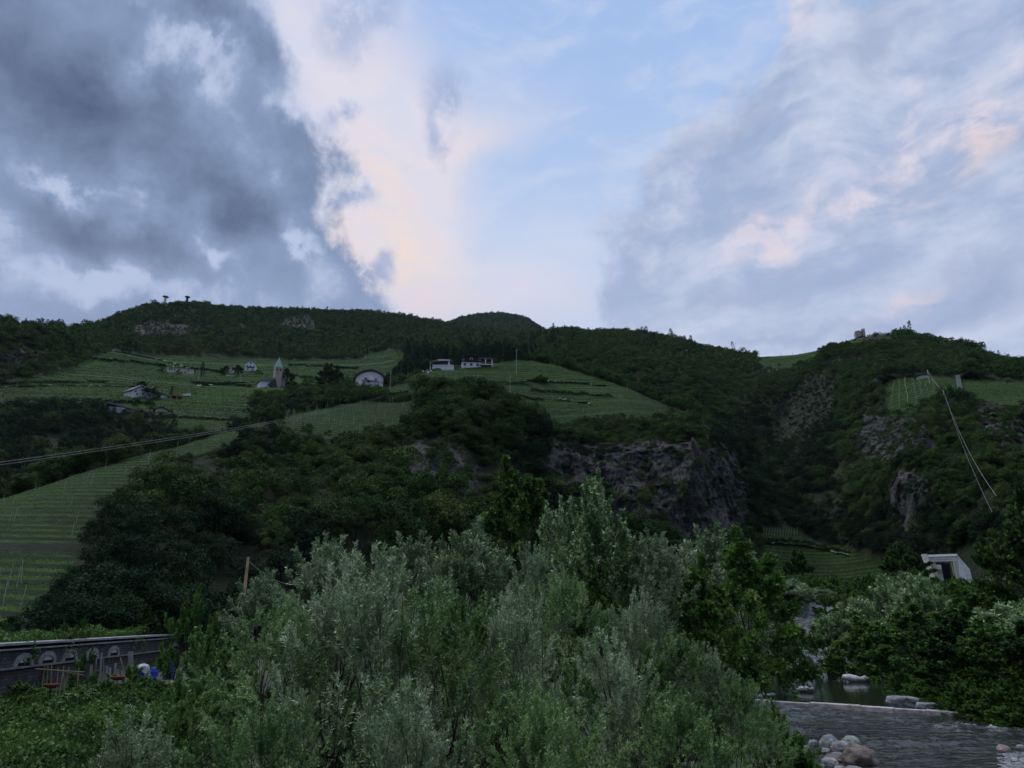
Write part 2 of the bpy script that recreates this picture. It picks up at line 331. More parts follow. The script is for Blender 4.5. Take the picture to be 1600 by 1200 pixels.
# ------------------------------------------------------------------ hills: one sheet traced ridge by ridge, each at its own distance
LN = [
 [(-400,45,1090),(0,62,1075),(300,72,1040),(500,85,1020),(700,105,1010),(900,140,1000),(1100,165,985),(1300,215,975),(1400,200,975),(1500,170,985),(1600,140,990),(2000,100,1000)],
 [(-400,60,1000),(0,80,983),(300,95,975),(500,110,965),(700,140,950),(900,185,935),(1100,215,915),(1200,235,935),(1300,260,940),(1400,240,938),(1500,210,935),(1600,180,940),(2000,120,940)],
 [(-400,110,930),(0,120,880),(200,130,860),(400,140,840),(600,160,820),(800,200,840),(900,225,842),(950,232,842),(1050,238,838),(1150,245,838),(1200,290,835),(1300,310,850),(1400,275,820),(1500,240,800),(1600,220,790),(2000,170,780)],
 [(-400,170,860),(0,190,780),(100,200,748),(200,212,717),(300,225,692),(400,245,663),(480,265,645),(560,285,628),(620,280,630),(680,262,624),(740,255,624),(800,262,640),(850,268,672),(900,262,694),(950,258,702),(1000,258,699),(1050,258,696),(1100,261,700),(1130,266,712),(1160,285,745),(1200,350,740),(1250,400,700),(1300,380,720),(1350,350,720),(1400,330,700),(1500,300,690),(1600,290,680),(2000,250,660)],
 [(-400,230,930),(0,270,830),(100,285,800),(200,300,775),(300,310,745),(400,322,700),(480,330,662),(560,306,628),(620,300,634),(680,300,644),(740,300,652),(800,310,660),(850,315,676),(900,300,692),(950,300,682),(1000,300,674),(1050,300,672),(1100,300,684),(1130,310,715),(1160,335,760),(1200,420,725),(1250,450,680),(1300,440,665),(1350,420,655),(1400,390,645),(1500,360,640),(1600,340,640),(2000,300,620)],
 [(-400,450,640),(0,450,655),(200,440,650),(300,430,645),(400,430,650),(480,420,635),(520,395,622),(555,350,611),(580,338,608),(600,340,606),(620,370,600),(660,400,583),(700,410,577),(760,420,571),(820,430,565),(850,430,567),(900,425,580),(950,415,594),(1000,400,614),(1050,385,638),(1080,375,650),(1110,370,667),(1140,380,692),(1170,430,710),(1200,480,688),(1250,520,640),(1300,520,612),(1350,480,602),(1380,450,597),(1450,440,590),(1500,435,590),(1600,430,600),(2000,380,600)],
 [(-400,520,600),(0,520,622),(200,520,612),(400,520,622),(480,520,620),(560,480,620),(600,450,630),(660,460,610),(740,480,600),(820,490,598),(900,480,606),(950,470,616),(1000,450,630),(1050,430,648),(1080,420,656),(1110,420,664),(1140,445,670),(1170,510,660),(1200,550,645),(1250,590,612),(1300,580,592),(1350,550,582),(1450,500,577),(1500,500,577),(1600,480,582),(2000,440,580)],
 [(-400,560,560),(0,600,578),(60,620,574),(110,700,562),(150,850,541),(250,880,556),(400,860,561),(500,850,561),(600,800,561),(660,620,566),(740,600,562),(820,600,560),(850,590,560),(900,590,560),(1000,570,570),(1100,560,590),(1150,600,605),(1200,640,600),(1250,690,580),(1300,690,562),(1350,670,552),(1400,650,550),(1500,600,556),(1600,570,572),(2000,500,580)],
 [(-400,750,490),(0,700,507),(60,720,512),(110,820,518),(140,1100,512),(160,1150,506),(200,1180,490),(240,1200,480),(300,1220,476),(350,1250,484),(400,1280,486),(500,1350,488),(560,1400,490),(640,1500,500),(690,1550,508),(740,1500,516),(800,1300,524),(850,1000,525),(890,900,519),(920,950,524),(950,1000,521),(1000,980,525),(1050,950,532),(1090,930,544),(1130,920,552),(1180,900,558),(1230,880,556),(1270,870,550),(1300,860,542),(1340,850,529),(1400,840,523),(1450,800,533),(1500,760,543),(1550,720,559),(1600,690,578),(1700,650,615),(2000,600,700)],
 [(-400,950,560),(0,900,580),(110,1000,580),(200,1450,560),(300,1500,550),(500,1650,550),(690,1900,550),(800,1600,570),(850,1300,580),(950,1250,590),(1200,1100,620),(1400,1050,620),(1600,850,650),(2000,750,760)],
 [(-400,1800,640),(400,2200,600),(600,2450,540),(660,2500,516),(690,2500,509),(720,2550,498),(745,2580,493),(770,2600,491),(800,2600,493),(820,2550,499),(838,2500,509),(860,2450,524),(900,2300,550),(1000,2200,600),(2000,1800,760)],
 [(-400,3500,800),(2000,3500,900)]]
RES = [5, 64, 110, 44, 70, 26, 66, 100, 14, 40, 8]
U = np.unique(np.concatenate([np.linspace(-400, -20, 60), np.linspace(-20, 1620, 760), np.linspace(1620, 2000, 60)]))
def build_hill_grid():
    KD, KY = [], []
    for ln in LN:
        a = np.array(ln, float); KY.append(pchip(a[:, 0], a[:, 2], U)); KD.append(pchip(a[:, 0], a[:, 1], U))
    KD, KY = np.array(KD), np.array(KY); n = len(KD)
    t = np.concatenate([np.arange(r) / r + i for i, r in enumerate(RES)] + [[n - 1]])
    k = np.arange(n, dtype=float); return at(np.broadcast_to(U, (len(t), len(U))), pchip(k, KY, t), pchip(k, KD, t)), t
G, TV = build_hill_grid()
NR, NC = G.shape[:2]
PX = np.broadcast_to(U, (NR, NC)).copy(); TT = np.broadcast_to(TV[:, None], (NR, NC)).copy()
PY = proj(G)[1]
DD = np.hypot(G[..., 0], G[..., 1])

VINE = [   # name, t-range, polygon in photo pixels, contour spacing (m), leaf size, label
 ('front', (1.0, 3.02), [(-420, 1000), (-420, 850), (0, 783), (100, 750), (200, 719), (300, 694), (345, 680), (318, 698), (262, 718), (208, 750), (178, 785), (140, 820), (122, 847), (-420, 858), (-420, 868), (125, 866), (105, 900), (60, 935), (40, 978)], 1.3, .22,
  'green vine rows across the steep slope at the left edge, above the stone wall'),
 ('spur', (1.2, 3.35), [(345, 680), (400, 664), (470, 646), (560, 628), (600, 600), (646, 612), (655, 636), (612, 672), (560, 688), (505, 682), (470, 682), (430, 666), (380, 680), (335, 702), (300, 714), (300, 694)], 1.35, .26,
  'vineyard with pale posts on the ridge just below the white house with the curved roof'),
 ('knoll', (3.35, 5.02), [(600, 610), (622, 600), (660, 582), (820, 563), (860, 568), (900, 580), (960, 598), (1040, 634), (1088, 656), (1000, 652), (905, 650), (880, 665), (850, 655), (800, 645), (740, 630), (640, 624)], 1.7, .42,
  'rounded green vineyard hill below the dark timbered farmhouses'),
 ('valley', (4.6, 7.02), [(-420, 560), (0, 600), (110, 576), (175, 548), (130, 540), (250, 557), (400, 562), (520, 563), (625, 556), (640, 562), (600, 592), (540, 600), (470, 600), (440, 612), (400, 612), (385, 640), (400, 650), (330, 652), (250, 640), (170, 636), (60, 622), (-420, 640)], 3.6, .85,
  'broad terraced vineyard on the far valley slope around the church and village houses'),
 ('bowl', (4.4, 5.3), [(240, 645), (330, 655), (392, 652), (402, 662), (300, 678), (255, 668)], 1.6, .5,
  'small dark vineyard in the hollow left of the bright hump'),
 ('glade', (7.0, 7.6), [(560, 562), (575, 552), (620, 548), (632, 556), (620, 563)], 3.0, 1.0, 'small pale green vineyard clearing below the wooded ridge'),
 ('right', (3.9, 5.02), [(1378, 600), (1400, 592), (1450, 590), (1500, 591), (1620, 598), (1640, 640), (1560, 632), (1500, 618), (1480, 634), (1440, 632), (1425, 652), (1385, 650)], 2.2, .5,
  'steep vineyard patch with pale vertical wires on the right mountain'),
 ('foot', (1.1, 2.25), [(1188, 862), (1190, 824), (1240, 826), (1262, 842), (1345, 862), (1392, 884), (1388, 902), (1300, 908), (1195, 900)], 1.4, .33,
  'terraced vineyard at the foot of the dark gully beyond the river'),
 ('castle', (7.0, 8.02), [(1180, 568), (1190, 550), (1270, 544), (1290, 538), (1330, 528), (1425, 540), (1345, 556), (1285, 567), (1240, 574)], 2.6, .8,
  'bright green meadow vineyard under the castle ruin on the skyline')]
ROCK = [((1.5, 3.2), [(905, 705), (950, 700), (1000, 690), (1060, 690), (1125, 700), (1150, 740), (1168, 790), (1165, 845), (955, 845), (945, 790), (925, 750)], .9),
 ((6.9, 7.7), [(-100, 556), (20, 552), (60, 556), (70, 580), (20, 586), (-100, 590)], 1.0),
 ((2.6, 6.2), [(1068, 628), (1095, 640), (1118, 680), (1150, 720), (1175, 780), (1158, 790), (1128, 740), (1100, 690), (1078, 655)], .9),
 ((7.2, 7.95), [(436, 500), (478, 498), (492, 520), (470, 524), (440, 512)], .8),
 ((7.1, 7.95), [(200, 505), (290, 512), (330, 528), (250, 532), (205, 520)], .55),
 ((2.2, 4.4), [(1345, 665), (1450, 655), (1470, 720), (1400, 745), (1340, 720)], .6),
 ((1.8, 3.2), [(1392, 760), (1440, 758), (1452, 800), (1420, 850), (1390, 800)], .9),
 ((3.0, 7.0), [(1200, 650), (1270, 600), (1325, 595), (1310, 640), (1250, 690), (1205, 705)], .34),
 ((2.6, 4.2), [(1530, 645), (1620, 645), (1620, 740), (1570, 730), (1530, 690)], .75),
 ((2.0, 3.0), [(870, 690), (930, 700), (940, 800), (880, 790), (850, 740)], .55),
 ((2.0, 3.0), [(620, 690), (700, 680), (760, 740), (740, 800), (650, 780), (600, 730)], .45),
 ((1.6, 3.4), [(1180, 760), (1300, 700), (1420, 700), (1560, 720), (1560, 800), (1300, 820)], .3)]
def soft(mask, k=2):
    m = mask.astype(np.float32)
    for _i in range(k):
        m[1:-1, 1:-1] = (m[1:-1, 1:-1] * 2 + m[:-2, 1:-1] + m[2:, 1:-1] + m[1:-1, :-2] + m[1:-1, 2:]) / 6
    return m
vine_m = np.zeros((NR, NC), np.float32); VM = {}; DZM = np.full((NR, NC), 2.0, np.float32)
for nm, (t0, t1), poly, *_r in VINE:
    k = inpoly(PX, PY, poly) & (TT >= t0) & (TT <= t1); VM[nm] = k; vine_m = np.maximum(vine_m, k); DZM[k] = _r[0]
rock_m = np.zeros((NR, NC), np.float32)
for (t0, t1), poly, w in ROCK:
    jx = 14 * fbm(np.stack([PX / 30, PY / 30, TT], -1), 3); jy = 14 * fbm(np.stack([PX / 30 + 9, PY / 30, TT + 5], -1), 3)
    rock_m = np.maximum(rock_m, w * (inpoly(PX + jx, PY + jy, poly) & (TT >= t0) & (TT <= t1)))
rock_s = soft(rock_m, 3); vine_s = soft(vine_m, 2)
# relief: broad undulation that grows with distance, crags where rock shows
def sstep(a, b, x): t = np.clip((x - a) / (b - a), 0, 1); return t * t * (3 - 2 * t)
def relief():
    L = DD[..., None]
    amp = DD * 0.007 * np.clip(1 - vine_s, 0.12, 1); edge = np.clip((TT - 0.8) / 0.6, 0, 1)
    n = fbm(np.stack([G[..., 0] / (DD * .07 + 6), G[..., 1] / (DD * .07 + 6), DD * 0 + 3], -1), 5, .55)
    G[..., 2] += n * amp * edge * (1 - .85 * np.exp(-((TT - 8) / .45) ** 2)) * (1 - .8 * np.exp(-((TT - 10) / .4) ** 2))
    # spurs and gullies: run down-left on the right mountain, straight down elsewhere
    def gul(cx, cy, wa, wl, seed):
        ac = PX * cx + PY * cy; al = -PX * cy + PY * cx
        return ridged(np.stack([ac / wa + seed, al / wl, TT * 0 + seed], -1), 3)
    gr = gul(.80, .60, 95, 420, 3.0); gl = gul(.97, -.22, 120, 400, 8.0)
    wr = sstep(1120, 1230, PX); gg = (gr * wr + gl * (1 - wr))
    am = DD * np.where(PX > 1150, .075, .045) * np.where(PX > 1150, sstep(830, 760, PY), 1) * (1 - np.clip(soft(vine_m, 12) * 2.5, 0, 1)) * edge * sstep(1.2, 1.8, TT) * (1 - sstep(6.6, 7.3, TT)) * np.where((PX < 1080) & (TT > 2.75), 0, 1) * (1 - .8 * ((PX > 380) & (PX < 700) & (TT > 2.4))) * np.where(TT < 3.1, sstep(130, 330, PX), 1)
    ur = G[..., :2] / DD[..., None]; G[..., 0] -= ur[..., 0] * gg * am; G[..., 1] -= ur[..., 1] * gg * am
    rg = ridged(np.stack([G[..., 0] / 9, G[..., 1] / 9, G[..., 2] / 26], -1), 4) + 0.6 * ridged(np.stack([G[..., 0] / 2.6 + 3, G[..., 1] / 2.6, G[..., 2] / 6], -1), 3)
    steep = np.clip(rock_s * 1.3, 0, 1) * edge * np.clip(DD / 250, .6, 2.5)
    u = G[..., :2] / DD[..., None]
    G[..., 0] -= u[..., 0] * rg * steep * 3.2; G[..., 1] -= u[..., 1] * rg * steep * 3.2
    G[..., 2] += steep * 1.5 * fbm(np.stack([G[..., 0] / 5, G[..., 1] / 5, G[..., 2] / 3], -1), 3)
    # vineyard terraces: small real steps along the contours
    z = G[..., 2]
    for nm, _, _, dz, *_r in VINE:
        if nm in ('valley', 'knoll', 'castle', 'foot'):
            st = dz * {'valley': 2.2, 'knoll': 3.6, 'castle': 2, 'foot': 2.2}[nm]; fz = z / st; fr = fz - np.floor(fz)
            stp = (np.floor(fz) + np.clip((fr - .5) / .5, 0, 1) * .55 + fr * .45) * st
            G[..., 2] = np.where(VM[nm], z * .25 + stp * .75, G[..., 2]); z = G[..., 2]
relief()
PXr, PYr = proj(G)
# what the camera side can see (with a margin): running skyline along each column
sky = np.minimum.accumulate(PYr, axis=0)
VIS = PYr < np.concatenate([np.full((1, NC), 2000.0), sky[:-1]], 0) + 14
def hit(px, py, t0=0.0):                 # first terrain point the sight line of a photo pixel meets
    j = int(np.argmin(np.abs(U - px))); c = PYr[:, j]; r0 = int(np.searchsorted(TV, t0))
    for i in range(r0, NR):
        if c[i] <= py: break
    P = G[i, j].copy(); return Vector(P), float(P[1] * CP + (P[2] - CAMZ) * SP) / FPX
def crest(px, t=8.0):
    j = int(np.argmin(np.abs(U - px))); i = int(np.searchsorted(TV, t)); P = G[i, j]
    return Vector(P), float(P[1] * CP + (P[2] - CAMZ) * SP) / FPX
def build_hills():
    idx = np.arange(NR * NC).reshape(NR, NC)
    F = np.stack([idx[:-1, :-1], idx[:-1, 1:], idx[1:, 1:], idx[1:, :-1]], -1).reshape(-1, 4)
    me = mesh_np('hills', G, F, {'rock': ('POINT', rock_s), 'vine': ('POINT', vine_s), 'pitch': ('POINT', DZM)}, smooth=True)
    m = bpy.data.materials.new('hillside'); m.use_nodes = True; T = NT(m.node_tree); b = T.n['Principled BSDF']
    pos = T.new('ShaderNodeNewGeometry').outputs[0]
    rk = T.new('ShaderNodeAttribute', attribute_name='rock').outputs['Fac']; vn = T.new('ShaderNodeAttribute', attribute_name='vine').outputs['Fac']
    n1 = T.noise(pos, .05, 6, .6); n2 = T.noise(pos, .5, 6, .65)
    soil = T.mix(T.ramp(n1, .35, .65), (.012, .020, .010, 1), (.03, .04, .02, 1))
    soil = T.mix(T.ramp(n2, .5, .75), soil, (.055, .06, .04, 1))
    grass = T.mix(T.ramp(n2, .35, .7), (.012, .022, .009, 1), (.026, .042, .015, 1))
    pt = T.new('ShaderNodeAttribute', attribute_name='pitch').outputs['Fac']; pz = T.new('ShaderNodeSeparateXYZ'); T.l.new(pos, pz.inputs[0])
    ph = T.m('FRACT', T.m('DIVIDE', T.m('ADD', pz.outputs[2], T.m('MULTIPLY', T.m('SUBTRACT', n1, .5), 1.0)), pt))       # planted strips follow the contours
    wn = T.new('ShaderNodeTexWhiteNoise', noise_dimensions='1D'); T.l.new(T.m('FLOOR', T.m('DIVIDE', pz.outputs[2], T.m('MULTIPLY', pt, 1.0))), wn.inputs['W'])
    band = T.m('MULTIPLY', T.m('MULTIPLY', T.ramp(ph, .0, .12), T.ramp(ph, .58, .46)), T.ramp(wn.outputs['Value'], .04, .5, .5, 1.0))
    leafc = T.mix(T.ramp(n2, .35, .65), (.024, .062, .012, 1), (.058, .125, .022, 1)); grass = T.mix(band, grass, leafc)
    mp = T.new('ShaderNodeMapping'); T.l.new(pos, mp.inputs[0]); mp.inputs['Scale'].default_value = (1, 1, .35)
    r1 = T.noise(mp.outputs[0], .22, 8, .7, .8); r2 = T.noise(mp.outputs[0], 1.1, 8, .72, .6)
    rock = T.mix(T.ramp(r1, .36, .64), (.016, .017, .018, 1), (.125, .127, .125, 1))
    rock = T.mix(T.ramp(r2, .46, .58), rock, (.030, .032, .030, 1))
    rock = T.mix(T.m('MULTIPLY', T.ramp(T.noise(pos, .12, 3), .6, .7), .3), rock, (.16, .12, .09, 1))
    c = T.mix(vn, soil, grass); c = T.mix(T.ramp(T.m('ADD', rk, T.m('MULTIPLY', T.m('SUBTRACT', n2, .5), .5)), .30, .5), c, rock)
    T.l.new(c, b.inputs['Base Color']); b.inputs['Roughness'].default_value = .92; b.inputs['Specular IOR Level'].default_value = .15
    bp = T.new('ShaderNodeBump'); bp.inputs['Strength'].default_value = .9; bp.inputs['Distance'].default_value = 1.2
    T.l.new(T.m('ADD', r2, T.m('MULTIPLY', r1, 1.5)), bp.inputs['Height']); T.l.new(bp.outputs[0], b.inputs['Normal'])
    obj('hills', me, m, kind='structure')
build_hills()

# ------------------------------------------------------------------ foliage generators
def unit(v): return v / np.maximum(np.linalg.norm(v, axis=-1, keepdims=True), 1e-9)
def leaves(C, D, N, L, W, var, belly=0.45):       # diamond leaf: C base point, D direction, N face normal
    D = unit(D); S = unit(np.cross(D, N)); L = np.asarray(L)[:, None] if np.ndim(L) else L; W = np.asarray(W)[:, None] if np.ndim(W) else W
    V = np.stack([C, C + D * L * belly + S * W / 2, C + D * L, C + D * L * belly - S * W / 2], 1)
    n = len(C); return V.reshape(-1, 3), np.arange(n * 4).reshape(n, 4), np.repeat(var, 4)
def leaf_mesh(name, C, D, N, L, W, var, belly=.45):
    V, F, a = leaves(C, D, N, L, W, var, belly)
    return mesh_np(name, V, F, {'var': ('POINT', a)}, edges=False)
def rsph(r, n): return unit(r.normal(size=(n, 3)))
def clump_crown(name, seed, R, H, n, leaf, nlobe=14, flat=0.0, base=.25, cone=False, wid=.7):
    """broadleaf or conifer crown out of many small leaf faces gathered in lobes"""
    r = np.random.RandomState(seed)
    if cone:
        t = r.rand(n) ** .8; z = H * (.08 + .92 * t); ring = np.floor(z / H * 11 + r.rand(n) * .5)
        a = r.rand(n) * 6.283; rad = R * (1 - t) ** .85 * (.35 + .65 * r.rand(n) ** .5) * (.8 + .3 * np.cos(a * 3 + ring * 2)) + .1
        C = np.stack([np.cos(a) * rad, np.sin(a) * rad, z - rad * .25], 1)
        D = np.stack([np.cos(a), np.sin(a), -.25 + .3 * r.rand(n)], 1) + .4 * rsph(r, n); N = rsph(r, n) + [0, 0, 1.4]
        return leaf_mesh(name, C, D, N, leaf * (.7 + .6 * r.rand(n)), leaf * wid * .7, np.clip(.5 + .3 * r.normal(size=n), 0, 1))
    zc = H * (1 + base) / 2; hz = H * (1 - base) / 2
    d = rsph(r, nlobe); d[:, 2] = np.abs(d[:, 2]) * 1.2 - .35; d = unit(d)
    lr = R * (.18 + .30 * r.rand(nlobe) ** 1.5); lc = d * np.array([R, R, hz]) * (.55 + .55 * r.rand(nlobe, 1)) + [0, 0, zc]
    lv = r.rand(nlobe)
    k = r.randint(nlobe, size=n); s = rsph(r, n); s[:, 2] = np.where(s[:, 2] < -.3, -s[:, 2], s[:, 2])
    C = lc[k] + s * (lr[k] * (.55 + .5 * r.rand(n) ** .5))[:, None] * [1, 1, .8]
    D = s * .7 + rsph(r, n) * .8 + [0, 0, -.1]; N = s * .8 + rsph(r, n) * .7 + [0, 0, .5]
    return leaf_mesh(name, C, D, N, leaf * (.6 + .7 * r.rand(n)), leaf * wid * (.6 + .6 * r.rand(n)), np.clip(lv[k] * .7 + .3 * r.rand(n), 0, 1))
def spray_crown(name, seed, R, H, ntw, nl, twl, L, W, up=.7, base=.12, spiky=.0, droop=0., lobes=.28, inner=.35, belly=.45, perp=.8, shape=1.0, plumes=None):
    """crown of real twigs, every twig carrying a row of leaves"""
    r = np.random.RandomState(seed)
    zc = H * (1 + base) / 2; hz = H * (1 - base) / 2
    ns = plumes or max(10, ntw // 22); dn = rsph(r, ns); dn[:, 2] = np.where(dn[:, 2] < -.45, -dn[:, 2], dn[:, 2])
    rad = 1 + lobes * 2 * fbm(dn * 1.7 + seed, 3) + .18 * (r.rand(ns) - .6)
    tip = dn * np.array([R, R, hz]) * rad[:, None]; u = np.clip(tip[:, 2] / hz, -1, 1)
    tip[:, :2] *= (1 - .45 * np.clip(u, 0, 1) ** 1.5 * shape)[:, None]; tip[:, 2] += zc + spiky * R * np.clip(u, 0, 1) * r.rand(ns) ** 2
    root = tip * [.38, .38, 1]; root[:, 2] = np.maximum(tip[:, 2] - (.05 + .10 * r.rand(ns) + .16 * np.clip(u, 0, 1)) * H, .03 * H * r.rand(ns)) if up > 0.3 else tip[:, 2] * .8
    k = r.randint(ns, size=ntw); tt = (inner * .6 + (1 - inner * .6) * r.rand(ntw) ** .75)[:, None]
    P = root[k] * (1 - tt) + tip[k] * tt; ax0 = unit(tip - root)[k]; P[:, 2] -= (np.sin(tt[:, 0] * 3.14) * .06 * H) * (up > .3)
    oc = unit(P - [0, 0, zc * .8] + 1e-6)
    td = unit(ax0 * .55 + rsph(r, ntw) * (1.0 - .55 * tt) + oc * .35 + [0, 0, up * .45]); shrink = 1.15 - .6 * tt[:, 0]; var_s = r.rand(ns)[k]
    tl = twl * (.6 + .7 * r.rand(ntw)) * shrink
    t = (np.arange(nl) + .5) / nl; t = t[None, :] + .3 / nl * r.normal(size=(ntw, nl))
    C = P[:, None] + td[:, None] * (t * tl[:, None])[..., None]; C[..., 2] -= droop * (t ** 2) * tl[:, None]
    side = unit(np.cross(td, rsph(r, ntw))); a = r.rand(ntw, nl) * 6.283; b = np.cross(td, side)
    ax = side[:, None] * np.cos(a)[..., None] + b[:, None] * np.sin(a)[..., None]
    D = td[:, None] * (1 - .35 * perp) + ax * perp + rsph(r, ntw * nl).reshape(ntw, nl, 3) * .25; D[..., 2] -= droop * .5
    N = rsph(r, ntw * nl).reshape(ntw, nl, 3) * .8 + [0, 0, .55]
    tv = np.clip(.12 + .40 * var_s + .14 * r.normal(size=ntw) + .5 * fbm(P * .9 + seed, 2) + .12, 0, 1)
    var = np.clip(tv[:, None] + .2 * r.normal(size=(ntw, nl)), 0, 1).ravel(); n = ntw * nl
    sc = .65 + .6 * r.rand(n)
    return leaf_mesh(name, C.reshape(-1, 3), D.reshape(-1, 3), N.reshape(-1, 3), L * sc, W * sc, var, belly), tip, td, tl
def limbs(name, seed, H, R, P, r0, nl=12, multi=1, twigs=None):
    r = np.random.RandomState(seed + 99); mb = MB(); tops = P[r.choice(len(P), nl * multi, replace=len(P) < nl * multi)]
    for s in range(multi):
        bx, by = (r.rand(2) - .5) * R * (.5 if multi > 1 else .0)
        zt = H * (.62 if multi == 1 else .5); lean = (r.rand(2) - .5) * R * .5
        tr = [(bx + lean[0] * t * t, by + lean[1] * t * t, zt * t) for t in (0, .25, .5, .75, 1)]
        mb.tube(tr, [r0 * (1.25 - .8 * t) for t in (0, .25, .5, .75, 1)], 8)
        for q in tops[s * nl:(s + 1) * nl]:
            k = .25 + .7 * r.rand(); A = np.array(tr[0]) * (1 - k) + np.array(tr[-1]) * k; A[2] = zt * k
            q = np.array(q); mid = A * .5 + q * .5 + [0, 0, -.06 * H * r.rand()]
            mb.tube([A, mid, q], [r0 * .42 * (1 - k * .5), r0 * .22, r0 * .06], 5)
    return mb.mesh(name, True)

# ------------------------------------------------------------------ things that must stay clear of forest trees (pixel x0,x1,y0,y1)
CLEAR = [(536, 612, 566, 612), (655, 775, 545, 590), (420, 446, 550, 612), (392, 446, 580, 606), (350, 402, 560, 592), (256, 308, 563, 592), (194, 302, 590, 634),
         (162, 270, 624, 650), (1282, 1326, 524, 552), (1326, 1392, 505, 536), (1058, 1082, 538, 560), (1426, 1510, 570, 616), (250, 264, 450, 482), (284, 298, 455, 478), (218, 236, 466, 484),
         (1438, 1530, 850, 925), (296, 330, 560, 605)]
rs = np.random.RandomState(11)
def cell_area():
    a = G[1:, :-1] - G[:-1, :-1]; b = G[:-1, 1:] - G[:-1, :-1]
    return np.linalg.norm(np.cross(a, b), axis=-1)
AREA = cell_area()
def scatter(mask, dens):                       # random points on the hill sheet: mask (NR-1,NC-1) 0..1, dens per square metre
    w = (AREA * mask * dens).ravel(); n = rs.poisson(w); k = np.repeat(np.arange(len(n)), n); i, j = np.divmod(k, NC - 1)
    a = rs.rand(len(k), 1); b = rs.rand(len(k), 1)
    P = (G[i, j] * (1 - a) + G[i + 1, j] * a) * (1 - b) + (G[i, j + 1] * (1 - a) + G[i + 1, j + 1] * a) * b
    return P, i, j

def make_protos():
    D = {}
    c = bpy.data.collections.new('tree_kinds')
    for lod, n, leaf in (('near', 2600, .34), ('mid', 900, .52), ('far', 260, 1.0)):
        for v in range(4):
            me = clump_crown(f'crown_{lod}_{v}', 100 + v, 3.0, 6.6, n, leaf, nlobe=18 + 5 * v, base=.08)
            me.materials.append(M['leaf_oak'] if v < 3 else M['leaf_olive']); D[lod, v] = me
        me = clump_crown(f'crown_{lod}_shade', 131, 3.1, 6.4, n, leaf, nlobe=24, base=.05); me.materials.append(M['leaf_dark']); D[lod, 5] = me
        me = clump_crown(f'crown_{lod}_fir', 200, 2.4, 11, n, leaf * .9, cone=True); me.materials.append(M['leaf_pine']); D[lod, 4] = me
    return D
PROTO = make_protos()
def instancer(name, mesh, P, scale, rot, **kw):  # one object of countless trees: a point cloud and one crown mesh
    src = bpy.data.objects.new(mesh.name + '_kind', mesh)
    me = bpy.data.meshes.new(name); me.vertices.add(len(P)); me.vertices.foreach_set('co', np.asarray(P, np.float32).ravel()); me.update()
    a = me.attributes.new('scl', 'FLOAT_VECTOR', 'POINT'); a.data.foreach_set('vector', np.asarray(scale, np.float32).ravel())
    a = me.attributes.new('rot', 'FLOAT_VECTOR', 'POINT'); a.data.foreach_set('vector', np.asarray(rot, np.float32).ravel())
    o = obj(name, me, None, **kw)
    ng = bpy.data.node_groups.new(name, 'GeometryNodeTree')
    ng.interface.new_socket('Geometry', in_out='INPUT', socket_type='NodeSocketGeometry'); ng.interface.new_socket('Geometry', in_out='OUTPUT', socket_type='NodeSocketGeometry')
    gi = ng.nodes.new('NodeGroupInput'); go = ng.nodes.new('NodeGroupOutput'); oi = ng.nodes.new('GeometryNodeObjectInfo'); ip = ng.nodes.new('GeometryNodeInstanceOnPoints')
    oi.inputs['Object'].default_value = src; oi.inputs['As Instance'].default_value = True
    for nm, s in (('scl', 'Scale'), ('rot', 'Rotation')):
        na = ng.nodes.new('GeometryNodeInputNamedAttribute'); na.data_type = 'FLOAT_VECTOR'; na.inputs['Name'].default_value = nm
        ng.links.new([x for x in na.outputs if x.enabled][0] if any(x.enabled for x in na.outputs) else na.outputs[0], ip.inputs[s])
    ng.links.new(gi.outputs[0], ip.inputs['Points']); ng.links.new(oi.outputs['Geometry'], ip.inputs['Instance']); ng.links.new(ip.outputs[0], go.inputs[0])
    md = o.modifiers.new('kinds', 'NODES'); md.node_group = ng
    return o

